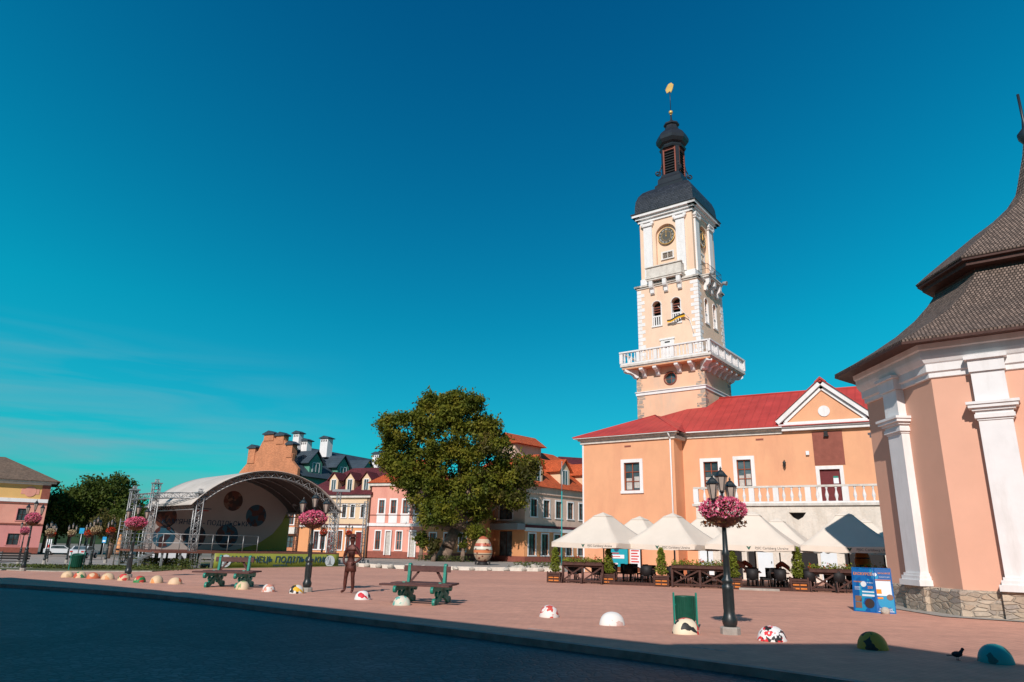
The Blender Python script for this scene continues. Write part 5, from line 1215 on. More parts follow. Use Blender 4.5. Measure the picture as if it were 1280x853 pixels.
mb = MB(FSm); mb.tube([(2.6, Yb - .02, 4.3), (3.2, Yb - .02, 4.35), (3.4, Yb - .02, 4.7), (3.2, Yb - .02, 4.9), (3.5, Yb - .02, 5.0)], .03, 4); mb.bx(2.4, 3.9, Yb - .02, Yb - .004, 4.0, 4.06); mb.bx(2.9, 3.0, Yb - .02, Yb - .004, 4.06, 4.3); obj('logo', mb, 'navy', bw)
mb = MB(FSm); mb.bx(2.6, 3.7, Yb - .02, Yb - .004, 3.85, 3.92); obj('red_line', mb, 'signred', bw)
# deck
mb = MB(FSm); mb.bx(-2.2, 10.7, -.6, 8.2, .88, 1.0); obj('deck', mb, 'deck', stage)
for s_ in (-2.0, -.9, .4, 1.2, 3.5, 6, 8.5, 10.5):
    for y_ in (-.45, 3.5, 7.5): mb = MB(FSm); mb.bx(s_ - .06, s_ + .06, y_ - .06, y_ + .06, -.1, .88); obj('deck_post', mb, 'alu', stage)
mb = MB(FSm)
N_ = 24
for i in range(N_):
    f = lambda u, z: (1.25 + 9.4 * u, -.66 + .012 * math.sin(u * 23), z + (.05 * math.sin(u * 9) if z < .1 else 0))
    mb.face([f(i / N_, -.12), f((i + 1) / N_, -.12), f((i + 1) / N_, .9), f(i / N_, .9)], sm=True)
fb = obj('front_banner', mb, 'limebanner', stage); m = fb.modifiers.new('s', 'SOLIDIFY'); m.thickness = .01
mb = MB(FSm); mb.text("КАМ'ЯНЕЦЬ ПОДІЛЬСЬКИЙ", .56, -.70, 5.95, .50, .01, True, shear=.12); mb.text("ваше місто", .2, -.70, 5.95, .14, .01); obj('lettering', mb, 'navy', fb)
for s_ in (2.0, 9.9):
    mb = MB(FSm); mb.prism(circ(s_, .42, .40, 24), -.705, -.695); obj('round_emblem', mb, 'printwhite', fb)
    mb = MB(FSm); mb.prism([(s_ - .12, .2), (s_ + .12, .2), (s_ + .05, .45), (s_, .7), (s_ - .05, .45)], -.712, -.706); mb.bx(s_ - .2, s_ + .2, -.712, -.706, .16, .2); obj('emblem', mb, 'greywall', fb)
mb = MB(FSm)
for pts in ([(-2.1, -.5), (4.2, -.5)], [(-2.1, -.5), (-2.1, 4)]):
    (x0, y0), (x1, y1) = pts; L = math.hypot(x1 - x0, y1 - y0); n = int(L / 1.05)
    for k in range(n + 1): t = k / n; mb.cyl((x0 + (x1 - x0) * t, y0 + (y1 - y0) * t, 1), (x0 + (x1 - x0) * t, y0 + (y1 - y0) * t, 2.05), .025, n=5)
    for z in (1.5, 2.05): mb.cyl((x0, y0, z), (x1, y1, z), .022, n=5)
obj('railing', mb, 'alu', stage)
mb = MB(FSm)
for k in range(6): mb.bx(-3.6 + k * .28, -3.3 + k * .28, .5, 2.0, .1 + k * .14, .16 + k * .14)
mb.beam((-3.7, .5, .1), (-2.2, .5, .9), .06, .14); mb.beam((-3.6, .5, 1.1), (-2.1, .5, 2.0), .04); obj('stair', mb, 'alu', stage)
# scaffold of the side wing, left of the deck
sf = thing('scaffold', 'pale metal scaffold of horizontal rails left of the stage deck', 'scaffold', (-27.5, 52.5, T(-27.5)))
Fx = frame((-29.0, 54.0, T(-28)), -35)
mb = MB(Fx)
for x in (0, 1.2, 2.4):
    for y in (0, 1.2): mb.cyl((x, y, 0), (x, y, 3.3), .04, n=6)
obj('upright', mb, 'alu', sf)
mb = MB(Fx)
for k in range(11):
    for y in (0, 1.2): mb.cyl((0, y, .3 + k * .28), (2.4, y, .3 + k * .28), .025, n=5)
obj('rail', mb, 'alu', sf)
# lighting truss to the right of the stage
lt = thing('lighting_truss', 'thin free-standing lighting truss with crossbar right of the stage', 'truss', (-13.2, 60.5, 0))
for x, y, h in ((-14.5, 61.0, 5.9), (-11.95, 60.2, 5.0)): mb = MB(frame((x, y, T(x)), 0)); truss(mb, (0, 0, 0), (0, 0, h), .3, 16, .022); mb.bx(-.5, .5, -.5, .5, 0, .3); obj('truss_tower', mb, 'alu', lt)
mb = MB(); truss(mb, (-14.5, 61, 4.7), (-11.95, 60.2, 4.7), .25, 8, .02); truss(mb, (-14.5, 61, 4.7), (-17.0, 61.6, 4.9), .25, 8, .02); obj('crossbar', mb, 'alu', lt)
mb = MB(); mb.box((-14.3, 60.9, 5.9), (1.5, .3, .2)); obj('floodlight', mb, 'greywall', lt)
for x, y, h in ((-17.2, 58.8, 4.6), (-16.2, 59.6, 4.4)):
    mb = MB(frame((x, y, T(x)), 0)); truss(mb, (0, 0, 0), (0, 0, h), .22, 14, .018); mb.bx(-.5, .5, -.12, .12, h - .1, h + .1); o = obj('truss_pole', mb, 'alu'); tag(o, 'slim truss pole with lamp bar behind the %s stage deck' % ('left part of the right' if x < -17 else 'right end of the'), 'truss', 'slim truss poles behind the stage')

# ================================================================== HOUSES
def house(name, label, P, ang, W, D, bands, roofm, rh, wins, over=.4, hip=(1, 1), ztop=None, gable=False, roofz=None):
    """bands: [(z0, z1, material)] of the walls; wins: list of dicts on the front; hip: inset of ridge at each end"""
    t = thing(name, label, 'house', P); Mx = frame(P, ang); H = bands[-1][1]
    for z0, z1, mt in bands:
        mb = MB(Mx); hs = [rect(w['s'], w['s'] + w['w'], w['z'], w['z'] + w['h']) for w in wins if z0 <= w['z'] < z1]
        mb.wall(rect(0, W, z0, z1), hs, .2)
        mb.face([(W, 0, z0), (W, D, z0), (W, D, z1), (W, 0, z1)], [(0, z0), (D, z0), (D, z1), (0, z1)]); mb.face([(W, D, z0), (0, D, z0), (0, D, z1), (W, D, z1)]); mb.face([(0, D, z0), (0, 0, z0), (0, 0, z1), (0, D, z1)], [(0, z0), (D, z0), (D, z1), (0, z1)])
        obj('wall', mb, mt, t)
    for w in wins:
        if w.get('door'): door(t, Mx, w['s'], w['z'], w['w'], w['h'], w.get('mat', 'doorred'), w.get('trim', 'white'), .14)
        else: window(t, Mx, w['s'], w['z'], w['w'], w['h'], trim=w.get('trim', 'white'), fr=w.get('fr', 'woodred'), rows=w.get('rows', 2), tw=w.get('tw', .14))
    if roofm:
        mb = MB(Mx); o_ = over; a, b = hip; hh = D / 2
        A, B, C, Dd = (-o_, -o_, H), (W + o_, -o_, H), (W + o_, D + o_, H), (-o_, D + o_, H); E, F = (a, hh, H + rh), (W - b, hh, H + rh); sl = math.hypot(hh + o_, rh)
        mb.face([A, B, F, E], [(0, 0), (W + 2 * o_, 0), (W - b, sl), (a, sl)]); mb.face([C, Dd, E, F], [(0, 0), (W, 0), (W - a, sl), (b, sl)])
        mb.face([B, C, F], [(0, 0), (D, 0), (hh, sl)]); mb.face([Dd, A, E], [(0, 0), (D, 0), (hh, sl)]); mb.face([A, Dd, C, B]); obj('roof', mb, roofm, t)
        mb = MB(Mx); mb.bx(-o_ * .6, W + o_ * .6, -o_ * .6, 0.02, H - .35, H - .02); obj('cornice', mb, 'offwhite', t)
    return t, Mx
def dormer(t, Mx, s, z, w, h, y, wallm, roofm, arched=False, slope=1.0, depth=2.2):
    mb = MB(Mx); poly = [(s - w / 2, z), (s + w / 2, z), (s + w / 2, z + h), (s, z + h + w * .55), (s - w / 2, z + h)]
    mb.prism(poly, y, y + depth); o = obj('dormer', mb, wallm, t)
    mb = MB(Mx)
    for sg in (-1, 1):
        a = (s + sg * w * .72, z + h - .22); b_ = (s, z + h + w * .68)
        pl_ = [a, b_, (b_[0], b_[1] + .1), (a[0], a[1] + .1)]; mb.prism(pl_ if sg < 0 else pl_[::-1], y - .25, y + depth)
    obj('dormer_roof', mb, roofm, o)
    g = MB(Mx); g.bx(s - w * .24, s + w * .24, y - .03, y, z + .2, z + h - .05); p = obj('window', g, 'glass', o)
    g = MB(Mx); g.bx(s - w * .3, s - w * .24, y - .05, y, z + .15, z + h); g.bx(s + w * .24, s + w * .3, y - .05, y, z + .15, z + h); g.bx(s - w * .02, s + w * .02, y - .05, y - .03, z + .2, z + h - .05); g.bx(s - w * .3, s + w * .3, y - .05, y, z + h - .05, z + h + .05); obj('frame', g, 'white', p)
PK = (-16.82, 86.76, 0)
def sub(P, ang, s): return (P[0] + s * math.cos(R(ang)), P[1] + s * math.sin(R(ang)), P[2])
W_ = lambda s, z, w, h, **k: dict(s=s, z=z, w=w, h=h, **k)
pk, Mx = house('pink_house', 'salmon pink two-storey house with white window surrounds left of the big tree', PK, -22, 7.4, 11, [(0, .75, 'brownplaster'), (.75, 3.7, 'pinkwall'), (3.7, 8.7, 'pinkwall')], 'orangeroof', 3.4,
    [W_(1.15, .95, .7, 2.1), W_(4.0, .95, .75, 2.1, fr='pinkwall')] + [W_(1.35 + 1.65 * i, 5.1, .75, 1.55, tw=.2) for i in range(4)], hip=(3, 3))
door(pk, Mx @ Matrix.Translation((0, -.14, 0)), 2.65, .35, .65, 2.7, 'curtain'); door(pk, Mx @ Matrix.Translation((0, -.14, 0)), 5.9, .2, .7, 2.85, 'curtain')
for i in range(4): mb = MB(Mx); mb.bx(1.15 + 1.65 * i, 2.3 + 1.65 * i, -.05, 0, 4.0, 4.85); obj('white_panel', mb, 'white', pk)
mb = MB(Mx); mb.bx(-.05, 7.45, -.14, 0, 3.62, 3.95); obj('string_course', mb, 'white', pk)
mb = MB(Mx); mb.bx(-.05, 7.45, -.08, 0, 4.88, 4.95); obj('sill_band', mb, 'brownplaster', pk)
mb = MB(Mx); mb.cyl((.12, -.12, 0), (.12, -.12, 8.6), .06, n=6); obj('downpipe', mb, 'brown', pk)
oh, Mx = house('orange_house', 'low apricot house half hidden behind the big tree trunk', sub(PK, -22, 7.45), -22, 7.5, 10, [(0, .75, 'brownplaster'), (.75, 6.6, 'orangewall')], 'orangeroof', 3,
    [W_(1.0 + 1.9 * i, 1.0, .8, 1.9) for i in range(3)] + [W_(1.0 + 1.9 * i, 4.2, .8, 1.4) for i in range(3)], hip=(3, 3))
BG = sub(PK, -22, -10.0)
bh, Mx = house('maroon_roofed_house', 'cream and apricot house with maroon roof and three dormers behind the stage', BG, -22, 9.9, 11, [(0, 3.55, 'orangewall'), (3.55, 7.3, 'creamwall')], 'maroonroof', 3.9,
    [W_(2.3, .8, .7, 2.1, fr='doorred'), W_(3.3, .8, .7, 2.1, fr='doorred'), W_(5.85, .8, .6, 2.2), W_(7.05, .8, .6, 2.2)] + [W_(s, 4.6, .55, 1.5, fr='brown') for s in (1.2, 2.6, 4.9, 6.15, 7.35, 8.85)], hip=(3.4, .2), over=.5)
door(bh, Mx @ Matrix.Translation((0, -.14, 0)), 4.5, .3, .75, 2.6, 'doorred'); door(bh, Mx @ Matrix.Translation((0, -.14, 0)), 8.5, .3, .8, 2.6, 'doorred')
mb = MB(Mx); mb.bx(0, 9.9, -.1, 0, 3.4, 3.65); obj('string_course', mb, 'white', bh)
mb = MB(Mx); mb.bx(0, 9.9, -.12, 0, 3.65, 3.8); obj('red_band', mb, 'maroonroof', bh)
for s_ in (4.2, 6.6, 9.0): dormer(bh, Mx, s_, 7.75, 1.25, 1.5, .45, 'creamwall', 'maroonroof')
mb = MB(Mx); mb.cyl((9.75, -.12, 0), (9.75, -.12, 7.2), .06, n=6); obj('downpipe', mb, 'brown', bh)
bk, Mx = house('balcony_house', 'orange house with white balcony band seen under the stage canopy', sub(BG, -22, -6.2), -22, 6.0, 11, [(0, 6.6, 'brick')], 'maroonroof', 3,
    [W_(2.2, .2, .9, 2.2, trim=None, fr='brown'), W_(4.3, .9, 1.1, 1.4, trim=None, fr='brown'), W_(2.5, 3.7, .6, 1.9), W_(4.4, 3.7, .8, 1.9), W_(.6, 3.7, .6, 1.9)], hip=(3, 3))
mb = MB(Mx); mb.bx(.1, 5.9, -.5, 0, 2.55, 3.35); obj('balcony', mb, 'offwhite', bk); mb = MB(Mx); mb.bx(2.3, 3.4, -.54, -.5, 2.9, 3.3); obj('name_board', mb, 'iron', bk)
# tall brick-gabled building with dark roof and green dormers
GP = (-40.3, 105.5, -.6); GA = -28
gb = thing('brick_gabled_house', 'tall orange brick gable with chimneys and dark green-dormered roof behind the stage', 'house', GP); Mx = frame(GP, GA)
gp = [(0, 0), (11.7, 0), (11.7, 12.2), (10.4, 13.3), (10.4, 14.3), (9.4, 15.3), (8.6, 16.3), (7.2, 16.6), (5.4, 17.0), (4.6, 17.0), (4.0, 16.2), (3.4, 15.0), (2.6, 14.6), (1.6, 13.4), (0, 11.9)]
mb = MB(Mx); mb.prism(gp, 0, .5); obj('gable_wall', mb, 'brick', gb)
for a, b, z0, z1 in ((1.5, 2.9, 13.2, 15.4), (4.4, 6.3, 16.4, 17.3), (6.9, 8.4, 15.8, 17.0), (9.2, 10.3, 13.8, 15.6)):
    mb = MB(Mx); mb.bx(a, b, -.1, .9, z0, z1); o = obj('chimney', mb, 'brick', gb); mb = MB(Mx); mb.prism([(a - .2, z1), (b + .2, z1), (b + .3, z1 + .15), ((a + b) / 2, z1 + .6), (a - .3, z1 + .15)], -.3, 1.1); obj('chimney_cap', mb, 'darkroof', o)
mb = MB(Mx); mb.face([(11.6, .5, 0), (11.6, 26, 0), (11.6, 26, 11.4), (11.6, .5, 11.4)]); mb.face([(11.6, 26, 0), (0, 26, 0), (0, 26, 11.4), (11.6, 26, 11.4)]); mb.face([(0, 26, 0), (0, .5, 0), (0, .5, 11.4), (0, 26, 11.4)]); obj('wall', mb, 'greenwall', gb)
mb = MB(Mx); mb.face([(12.2, .5, 11.2), (12.2, 26, 11.2), (5.8, 26, 16.4), (5.8, .5, 16.4)], [(0, 0), (25, 0), (25, 8), (0, 8)]); mb.face([(-.5, 26, 11.2), (-.5, .5, 11.2), (5.8, .5, 16.4), (5.8, 26, 16.4)], [(0, 0), (25, 0), (25, 8), (0, 8)]); mb.face([(12.2, 26, 11.2), (-.5, 26, 11.2), (5.8, 26, 16.4)]); obj('roof', mb, 'darkroof', gb)
MY = Mx @ Matrix.Translation((11.6, 0, 0)) @ Matrix.Rotation(R(90), 4, 'Z')
for s_ in (4, 10, 16, 22): dormer(gb, MY, s_, 11.9, 2.6, 1.5, .3, 'greenwall', 'darkroof', depth=4)
for s_ in (3, 7.2, 11.4, 15.6, 20): mb = MB(MY); mb.bx(s_, s_ + 1.3, -.06, .02, 8.4, 10.4); o = obj('window', mb, 'white', gb); mb = MB(MY); mb.bx(s_ + .15, s_ + .6, -.08, -.06, 8.55, 10.25); mb.bx(s_ + .7, s_ + 1.15, -.08, -.06, 8.55, 10.25); obj('pane', mb, 'glass', o)
for sx_, y_, z0, z1, w in ((6.6, 3.5, 15.5, 17.9, 1.2), (7.6, 4.2, 14.5, 16.8, 1.3), (7.0, 9, 15.0, 17.9, 1.5), (8.3, 20.5, 14, 16.8, 1.3), (7.4, 23, 14.2, 17.4, 2.6), (9.4, 24.5, 13, 15.9, 2.8)):
    mb = MB(Mx); mb.bx(sx_, sx_ + w, y_, y_ + w * .8, z0, z1); o = obj('chimney', mb, 'white', gb); mb = MB(Mx)
    for k in range(3): mb.bx(sx_ + w * (.12 + .3 * k), sx_ + w * (.26 + .3 * k), y_ - .02, y_, z1 - .5, z1 - .2)
    obj('vent_hole', mb, 'black', o); mb = MB(Mx); mb.prism([(sx_ - .2, z1), (sx_ + w + .2, z1), (sx_ + w + .3, z1 + .1), (sx_ + w / 2, z1 + .45), (sx_ - .3, z1 + .1)], y_ - .2, y_ + w * .8 + .2); obj('chimney_cap', mb, 'darkroof', o)
# corner building behind the egg
CP = (1.87, 80.14, 0); FA_ = -52
cl_ = sub(CP, FA_, -12.8)
cb, Mx = house('corner_house', 'beige corner house with orange roof, dormers and brown awning behind the painted egg', cl_, FA_, 12.8, .4, [(0, 4.1, 'orangewall'), (4.1, 8.3, 'beigewall')], None, 0,
    [W_(1.2, .3, 1.9, 2.9, trim=None, fr='brown', rows=1), W_(8.2, .2, 2.4, 3.1, trim=None, fr='brown', rows=1), W_(8.1, 4.6, 2.5, 3.4, fr='brown', rows=3), W_(2.2, 5.0, 1.1, 2.0), W_(5.2, 5.0, 1.1, 2.0)])
mb = MB(Mx); mb.bx(-.1, 12.9, -1.1, 0, 3.45, 4.1); obj('awning', mb, 'greywall', cb)
mb = MB(Mx); mb.bx(-.05, 12.85, -.08, 0, 0, .6); obj('plinth', mb, 'brownplaster', cb)
MR = frame(CP, 49)
mb = MB(MR); wr = [rect(1.0 + 2.35 * i, 2.1 + 2.35 * i, 4.95, 6.85) for i in range(9)] + [rect(.7 + 2.35 * i, 1.9 + 2.35 * i, .75, 3.05) for i in range(9)]
mb.wall(rect(.02, 24, 0, 4.0), wr[9:], .25, -.02); obj('wall', mb, 'orangewall', cb); mb = MB(MR); mb.wall(rect(.02, 24, 4.0, 8.3), wr[:9], .25, -.02); obj('wall', mb, 'beigewall', cb)
MRo = MR @ Matrix.Translation((0, -.02, 0))
for i in range(9): window(cb, MRo, 1.0 + 2.35 * i, 4.95, 1.1, 1.9, fr='brown', tw=.16); window(cb, MRo, .7 + 2.35 * i, .75, 1.2, 2.3, fr='brown', tw=.16)
mb = MB(MR); mb.bx(0, 24, -.16, 0, 3.3, 3.7); obj('string_course', mb, 'white', cb)
mb = MB(MR); mb.bx(0, 24, -.2, 0, 3.72, 4.0); obj('red_band', mb, 'maroonroof', cb)
mb = MB(MR); mb.bx(0, 24, -.2, 0, 7.5, 8.3); mb.M = Mx; mb.bx(0, 12.8, -.2, 0, 7.7, 8.3); obj('fascia', mb, 'beigewall', cb)
mb = MB(MR); mb.bx(0, 24, -.1, 0, 0, .6); obj('plinth', mb, 'brownplaster', cb)
mb = MB(MR); e0, rz_ = 8.3, 13.6; D_ = 12.8
cs = [(-.5, -.6, e0), (24.5, -.6, e0), (24.5, D_ + .5, e0), (-.5, D_ + .5, e0)]; r0, r1 = (5.6, D_ / 2, rz_), (13.5, D_ / 2, rz_)
mb.face([cs[0], cs[1], r1, r0], [(0, 0), (25, 0), (14, 8), (6, 8)]); mb.face([cs[2], cs[3], r0, r1], [(0, 0), (25, 0), (19, 8), (11, 8)]); mb.face([cs[1], cs[2], r1], [(0, 0), (13, 0), (6, 10)]); mb.face([cs[3], cs[0], r0], [(0, 0), (13, 0), (6, 8)]); mb.face([cs[0], cs[3], cs[2], cs[1]]); obj('roof', mb, 'orangeroof', cb)
for s_ in (2.6, 8.0, 13.2): dormer(cb, MR, s_, 8.8, 1.9, 1.9, .35, 'creamwall', 'orangeroof', depth=3.5)
mb = MB(MR); mb.bx(3.8, 9.0, 4.9, 7.6, 12, 13.9); o = obj('roof_lantern', mb, 'beigewall', cb)
mb = MB(MR); MYr = MR @ Matrix.Translation((9.2, 4.6, 13.9)) @ Matrix.Rotation(R(90), 4, 'Z'); mb = MB(MYr); mb.prism([(-.4, 0), (3.6, 0), (1.6, 1.4)], -.2, 5.8); obj('lantern_roof', mb, 'orangeroof', o)
# roofs farther back on the right
fr_, Mx = house('far_maroon_house', 'far house with maroon roof and pale green gable right of the orange roof', (9.0, 104, 0), 18, 12, 10, [(0, 12.6, 'greenwall')], 'maroonroof', 2.6, [W_(1.5 + 2 * i, 10, 1, 1.4) for i in range(5)], hip=(0.2, 0.2))
fr2, Mx = house('far_dark_red_house', 'far house with low dark red roof squeezed between the orange roof and the town hall', (11.3, 97, 0), 20, 12, 8, [(0, 10.2, 'creamwall')], 'maroonroof', 2.4, [W_(1.5 + 2 * i, 7.5, 1, 1.4) for i in range(5)], hip=(2, 2))
# pink building at the far left
LPp = (-73.9, 114.93, -1.08); La = 34
l0 = sub(LPp, La, -26)
pl_, Mx = house('old_pink_house', 'rose pink house with yellow frieze and brown tiled roof at the left edge', l0, La, 26, 14, [(0, .9, 'brownplaster'), (.9, 4.3, 'pinkwall2'), (4.3, 7.6, 'pinkwall'), (7.6, 8.3, 'pinkwall2'), (8.3, 10.5, 'yellowwall'), (10.5, 11.1, 'white')], 'brownroof', 4.0,
    [W_(26 - 3.7 - 4.2 * i, 4.95, 1.25, 1.8, trim='pinkwall2', fr='brown') for i in range(5)] + [W_(26 - 4.3 - 4.2 * i, 1.25, 1.5, 1.7, trim='pinkwall2', fr='brown') for i in range(5)], hip=(7, 7), over=1.2)
for z0, z1, mt in ((4.3, 4.5, 'brownplaster'), (7.5, 7.7, 'brownplaster'), (7.75, 8.3, 'white')): mb = MB(Mx); mb.bx(0, 26, -.15, 0, z0, z1); obj('string_course', mb, mt, pl_)
mb = MB(Mx); mb.bx(24.9, 26.05, -.12, 0, 8.3, 10.5); obj('corner_pier', mb, 'brownplaster', pl_)
mb = MB(Mx); mb.prism(circ(23.4, 9.4, .8, 20), -.08, 0); mb.bx(22.2, 24.6, -.05, 0, 9.0, 9.8); obj('round_relief', mb, 'pinkwall', pl_)
# street houses on the camera's side of the road: they throw the long shadow
hn = Vector((.61, .79, 0)).normalized(); hd = Vector((.79, -.61, 0)).normalized()
def street_house(label, s0, s1, H, mt, rm, rh=1.6, dd=0):
    p = -hn * (3.2 + dd) + hd * s1; W = s1 - s0     # facade faces the square: local -y -> +hn
    ang = math.degrees(math.atan2(-hd.y, -hd.x))
    t, Mx = house('street_house', label, (p.x, p.y, T(p.x)), ang, W, 9, [(0, .7, 'brownplaster'), (.7, H, mt)], rm, rh,
                  [W_(1.0 + 2.4 * i, z, 1.1, 1.8) for i in range(int((W - 1) / 2.4)) for z in (1.3, 4.7, 7.9) if z + 2 < H], hip=(4, 4), over=.3)
    t['group'] = 'street houses behind the viewer'; return t
dn = hn.x * .30 + hn.y * .954
EX = 0.60
street_house('long cream street house behind the viewer at the far end of the road', -62, -32, 11.0, 'creamwall', 'brownroof')
street_house('rose street house behind the viewer left of the middle of the row', -31.9, -17, 11.05, 'pinkwall', 'brownroof')
street_house('beige street house directly behind the viewer', -16.9, 0.0, 11.15, 'beigewall', 'brownroof')
gh = street_house('gabled apricot street house behind the viewer to the right', 0.1, 8.6, 11.3, 'orangewall', None)
gpx = -hn * 3.2 + hd * 8.6; GX = frame((gpx.x, gpx.y, 0), math.degrees(math.atan2(-hd.y, -hd.x)))
mb = MB(GX); mb.prism([(-.2, 11.3), (8.7, 11.3), (8.7, 11.5), (4.7, 13.75), (3.4, 13.2), (-.2, 11.5)], 0, 9); obj('roof_gable', mb, 'orangewall', gh)
street_house('cream street house at the right end of the row behind the viewer', 8.7, 24, 10.9, 'creamwall', 'brownroof')

# ================================================================== TREES
def crown(t, tufts, per, size, mat, tr=.8, name='crown'):
    P = []
    for c in tufts:
        P.append(np.array(c) + rng.normal(0, tr * .5, (per, 3)) * np.array([1, 1, .75]))
    V, Fc = leaves(np.vstack(P), size); return mesh_np(name, V, Fc, mat, t)
tx, ty = -6.9, 77.0
big = thing('maple_tree', 'big rounded green tree with leaning trunk standing before the corner house', 'tree', (tx, ty, 0))
bl_ = [(612, 545, 18), (536, 512, 13), (592, 514, 13), (487, 545, 13), (556, 520, 20), (535, 530, 22), (582, 530, 24), (512, 548, 24), (550, 556, 36), (598, 556, 30), (500, 575, 22), (525, 590, 32), (565, 590, 34), (612, 580, 32), (640, 592, 28), (660, 602, 15), (628, 612, 24), (590, 620, 26), (540, 622, 24), (508, 604, 18), (548, 648, 15), (566, 645, 15), (604, 642, 13), (648, 626, 13), (488, 562, 12), (570, 508, 12), (622, 556, 16), (601, 668, 8), (486, 588, 9), (668, 590, 9)]
tf = []
for px_, py_, rr in bl_:
    c = np.array([(px_ - 640) / 907 * 77.5, ty + rng.uniform(-1.5, 1.5) + (0 if rr > 25 else -1.5), 1.65 + (682 - py_) / 11.25]); r = rr / 11.7
    n = int(12 + r * r * 8.5); d = rng.normal(size=(n, 3)); d /= np.linalg.norm(d, axis=1)[:, None]; tf += list(c + d * (r * rng.uniform(.55, 1.0, n)[:, None]) * np.array([1, 1.25, 1]))
tf = np.array(tf); k = rng.uniform(size=len(tf)); bright = (tf[:, 0] > -3) & (k < .35)
crown(big, tf[~bright], 62, .17, 'leaf', .72); crown(big, tf[bright], 55, .17, 'leafautumn', .72, 'foliage')
mb = MB(); B0 = Vector((tx, ty, -.2)); 
def limb(mb, pts, rs):
    for (a, b), (r0, r1) in zip(zip(pts, pts[1:]), zip(rs, rs[1:])): mb.cyl(a, b, r0, r1, 10)
limb(mb, [B0, B0 + Vector((.6, -.6, 1.6)), B0 + Vector((1.3, 0, 3.4)), B0 + Vector((2.0, 0, 5.0)), B0 + Vector((1.6, .3, 8)), B0 + Vector((1.3, .2, 12))], [.85, .68, .62, .5, .3, .1])
for dx, dy, dz in ((-4.5, .5, 8), (5.2, -.3, 8.5), (-2.5, 2, 11), (4, -2, 11.5), (-3.8, -1.5, 6), (6.5, 1, 6.8)): limb(mb, [B0 + Vector((1.2, 0, 3.4)), B0 + Vector((dx * .45 + .9, dy * .5, dz * .65)), B0 + Vector((dx, dy, dz))], [.42, .22, .07])
obj('trunk', mb, 'bark', big)
def tree(label, x, y, h, r, mat='leafdark', n=110, per=34, size=.27, z0=None, group='trees at the end of the square'):
    z = T(x); t = thing('leafy_tree', label, 'tree', (x, y, z), 0, group); tf = []
    for _ in range(5):
        c = np.array([x + rng.uniform(-.45, .45) * r, y + rng.uniform(-.4, .4) * r, z + h * rng.uniform(.45, .78)]); d = rng.normal(size=(n // 5, 3)); d /= np.linalg.norm(d, axis=1)[:, None]
        tf += list(c + d * r * .62 * rng.uniform(.6, 1, n // 5)[:, None] * np.array([1, 1, min(1.2, .36 * h / r)]))
    crown(t, tf, per, size, mat, r * .25)
    mb = MB(); limb(mb, [(x, y, z - .2), (x + .1, y, z + h * .3), (x, y, z + h * .75)], [.28, .2, .06])
    for k in range(4): a = rng.uniform(0, 6.28); mb.cyl((x, y, z + h * .3), (x + math.cos(a) * r * .6, y + math.sin(a) * r * .6, z + h * .62), .12, .03, 6)
    obj('trunk', mb, 'bark', t); return t
tl = [(62, 122, 11.2, 4.8, 'directly right of the pink house corner'), (76, 128, 12.6, 5.2, 'second from the pink house'), (92, 124, 12.6, 5.0, 'third from the pink house'), (107, 130, 13.9, 5.2, 'in the middle of the left row'), (121, 126, 13.8, 5.0, 'fifth from the pink house'),
      (136, 130, 15.2, 5.2, 'tallest of the left row'), (148, 126, 14.2, 4.5, 'second from the stage'), (159, 128, 12.6, 4.0, 'nearest the stage canopy'), (50, 132, 10.8, 4.2, 'peeping behind the pink house corner'), (66, 140, 11.5, 4.5, 'behind the first two of the left row'), (114, 142, 12.6, 4.6, 'behind the middle of the left row'), (168, 124, 9.4, 3.6, 'low behind the left stage towers'), (182, 122, 8.0, 3.6, 'seen under the left end of the canopy')]
for px_, D_, h, r, lb in tl: tree('dark green tree ' + lb, (px_ - 640) / 907 * D_, D_, h, r)
tree('small yellowing tree in front of the left row beside the stage', (145 - 640) / 907 * 95, 95, 6.8, 2.6, 'leafautumn', 50, 30, .2)
tree('yellowish bushy tree behind the chimneys left of the big tree', -16.5, 97.5, 13.4, 2.4, 'leafautumn', 50, 30, .22)
tree('small bushy tree under the big tree crown at left', -9.6, 80.5, 4.0, 1.1, 'leaf', 30, 30, .16)
tree('low yellow-green shrub around the big tree trunk', -7.6, 75.0, 2.6, .8, 'leafautumn', 40, 30, .14)
tree('low green shrub right of the big tree trunk', -4.7, 76, 3.6, .6, 'leaf', 26, 26, .14)

# ================================================================== EGG, ROCKS, SMALL THINGS
q = NT('painted egg'); tcn = q.t.nodes.new('ShaderNodeTexCoord'); sp = q.t.nodes.new('ShaderNodeSeparateXYZ'); q.l(tcn.outputs['Object'], sp.inputs[0])
mr = q.n('ShaderNodeMapRange', **{'From Min': .15, 'From Max': 2.5}); q.l(sp.outputs['Z'], mr.inputs['Value'])
r = q.t.nodes.new('ShaderNodeValToRGB'); r.color_ramp.interpolation = 'CONSTANT'; e = r.color_ramp.elements
st_ = [(0, (.22, .05, .03)), (.08, (.50, .33, .22)), (.30, (.1, .08, .06)), (.33, (.62, .46, .32)), (.37, (.62, .2, .08)), (.47, (.1, .06, .05)), (.49, (.7, .62, .5)), (.60, (.1, .06, .05)), (.62, (.5, .12, .07)), (.72, (.62, .45, .3)), (.88, (.45, .12, .06))]
while len(e) < len(st_): e.new(.5)
for i, (p, c) in enumerate(st_): e[i].position = p; e[i].color = (*c, 1)
q.l(mr.outputs[0], r.inputs[0]); vo = q.n('ShaderNodeTexVoronoi', feature='F1', Scale=3.2); q.l(tcn.outputs['Object'], vo.inputs['Vector'])
msk = q.ramp(vo.outputs['Distance'], [(.28, (1, 1, 1)), (.32, (0, 0, 0))]); q.l(q.mix(msk, r.outputs[0], (.20, .05, .03)), q.b.inputs['Base Color']); q.b.inputs['Roughness'].default_value = .4; M['egg'] = q.m
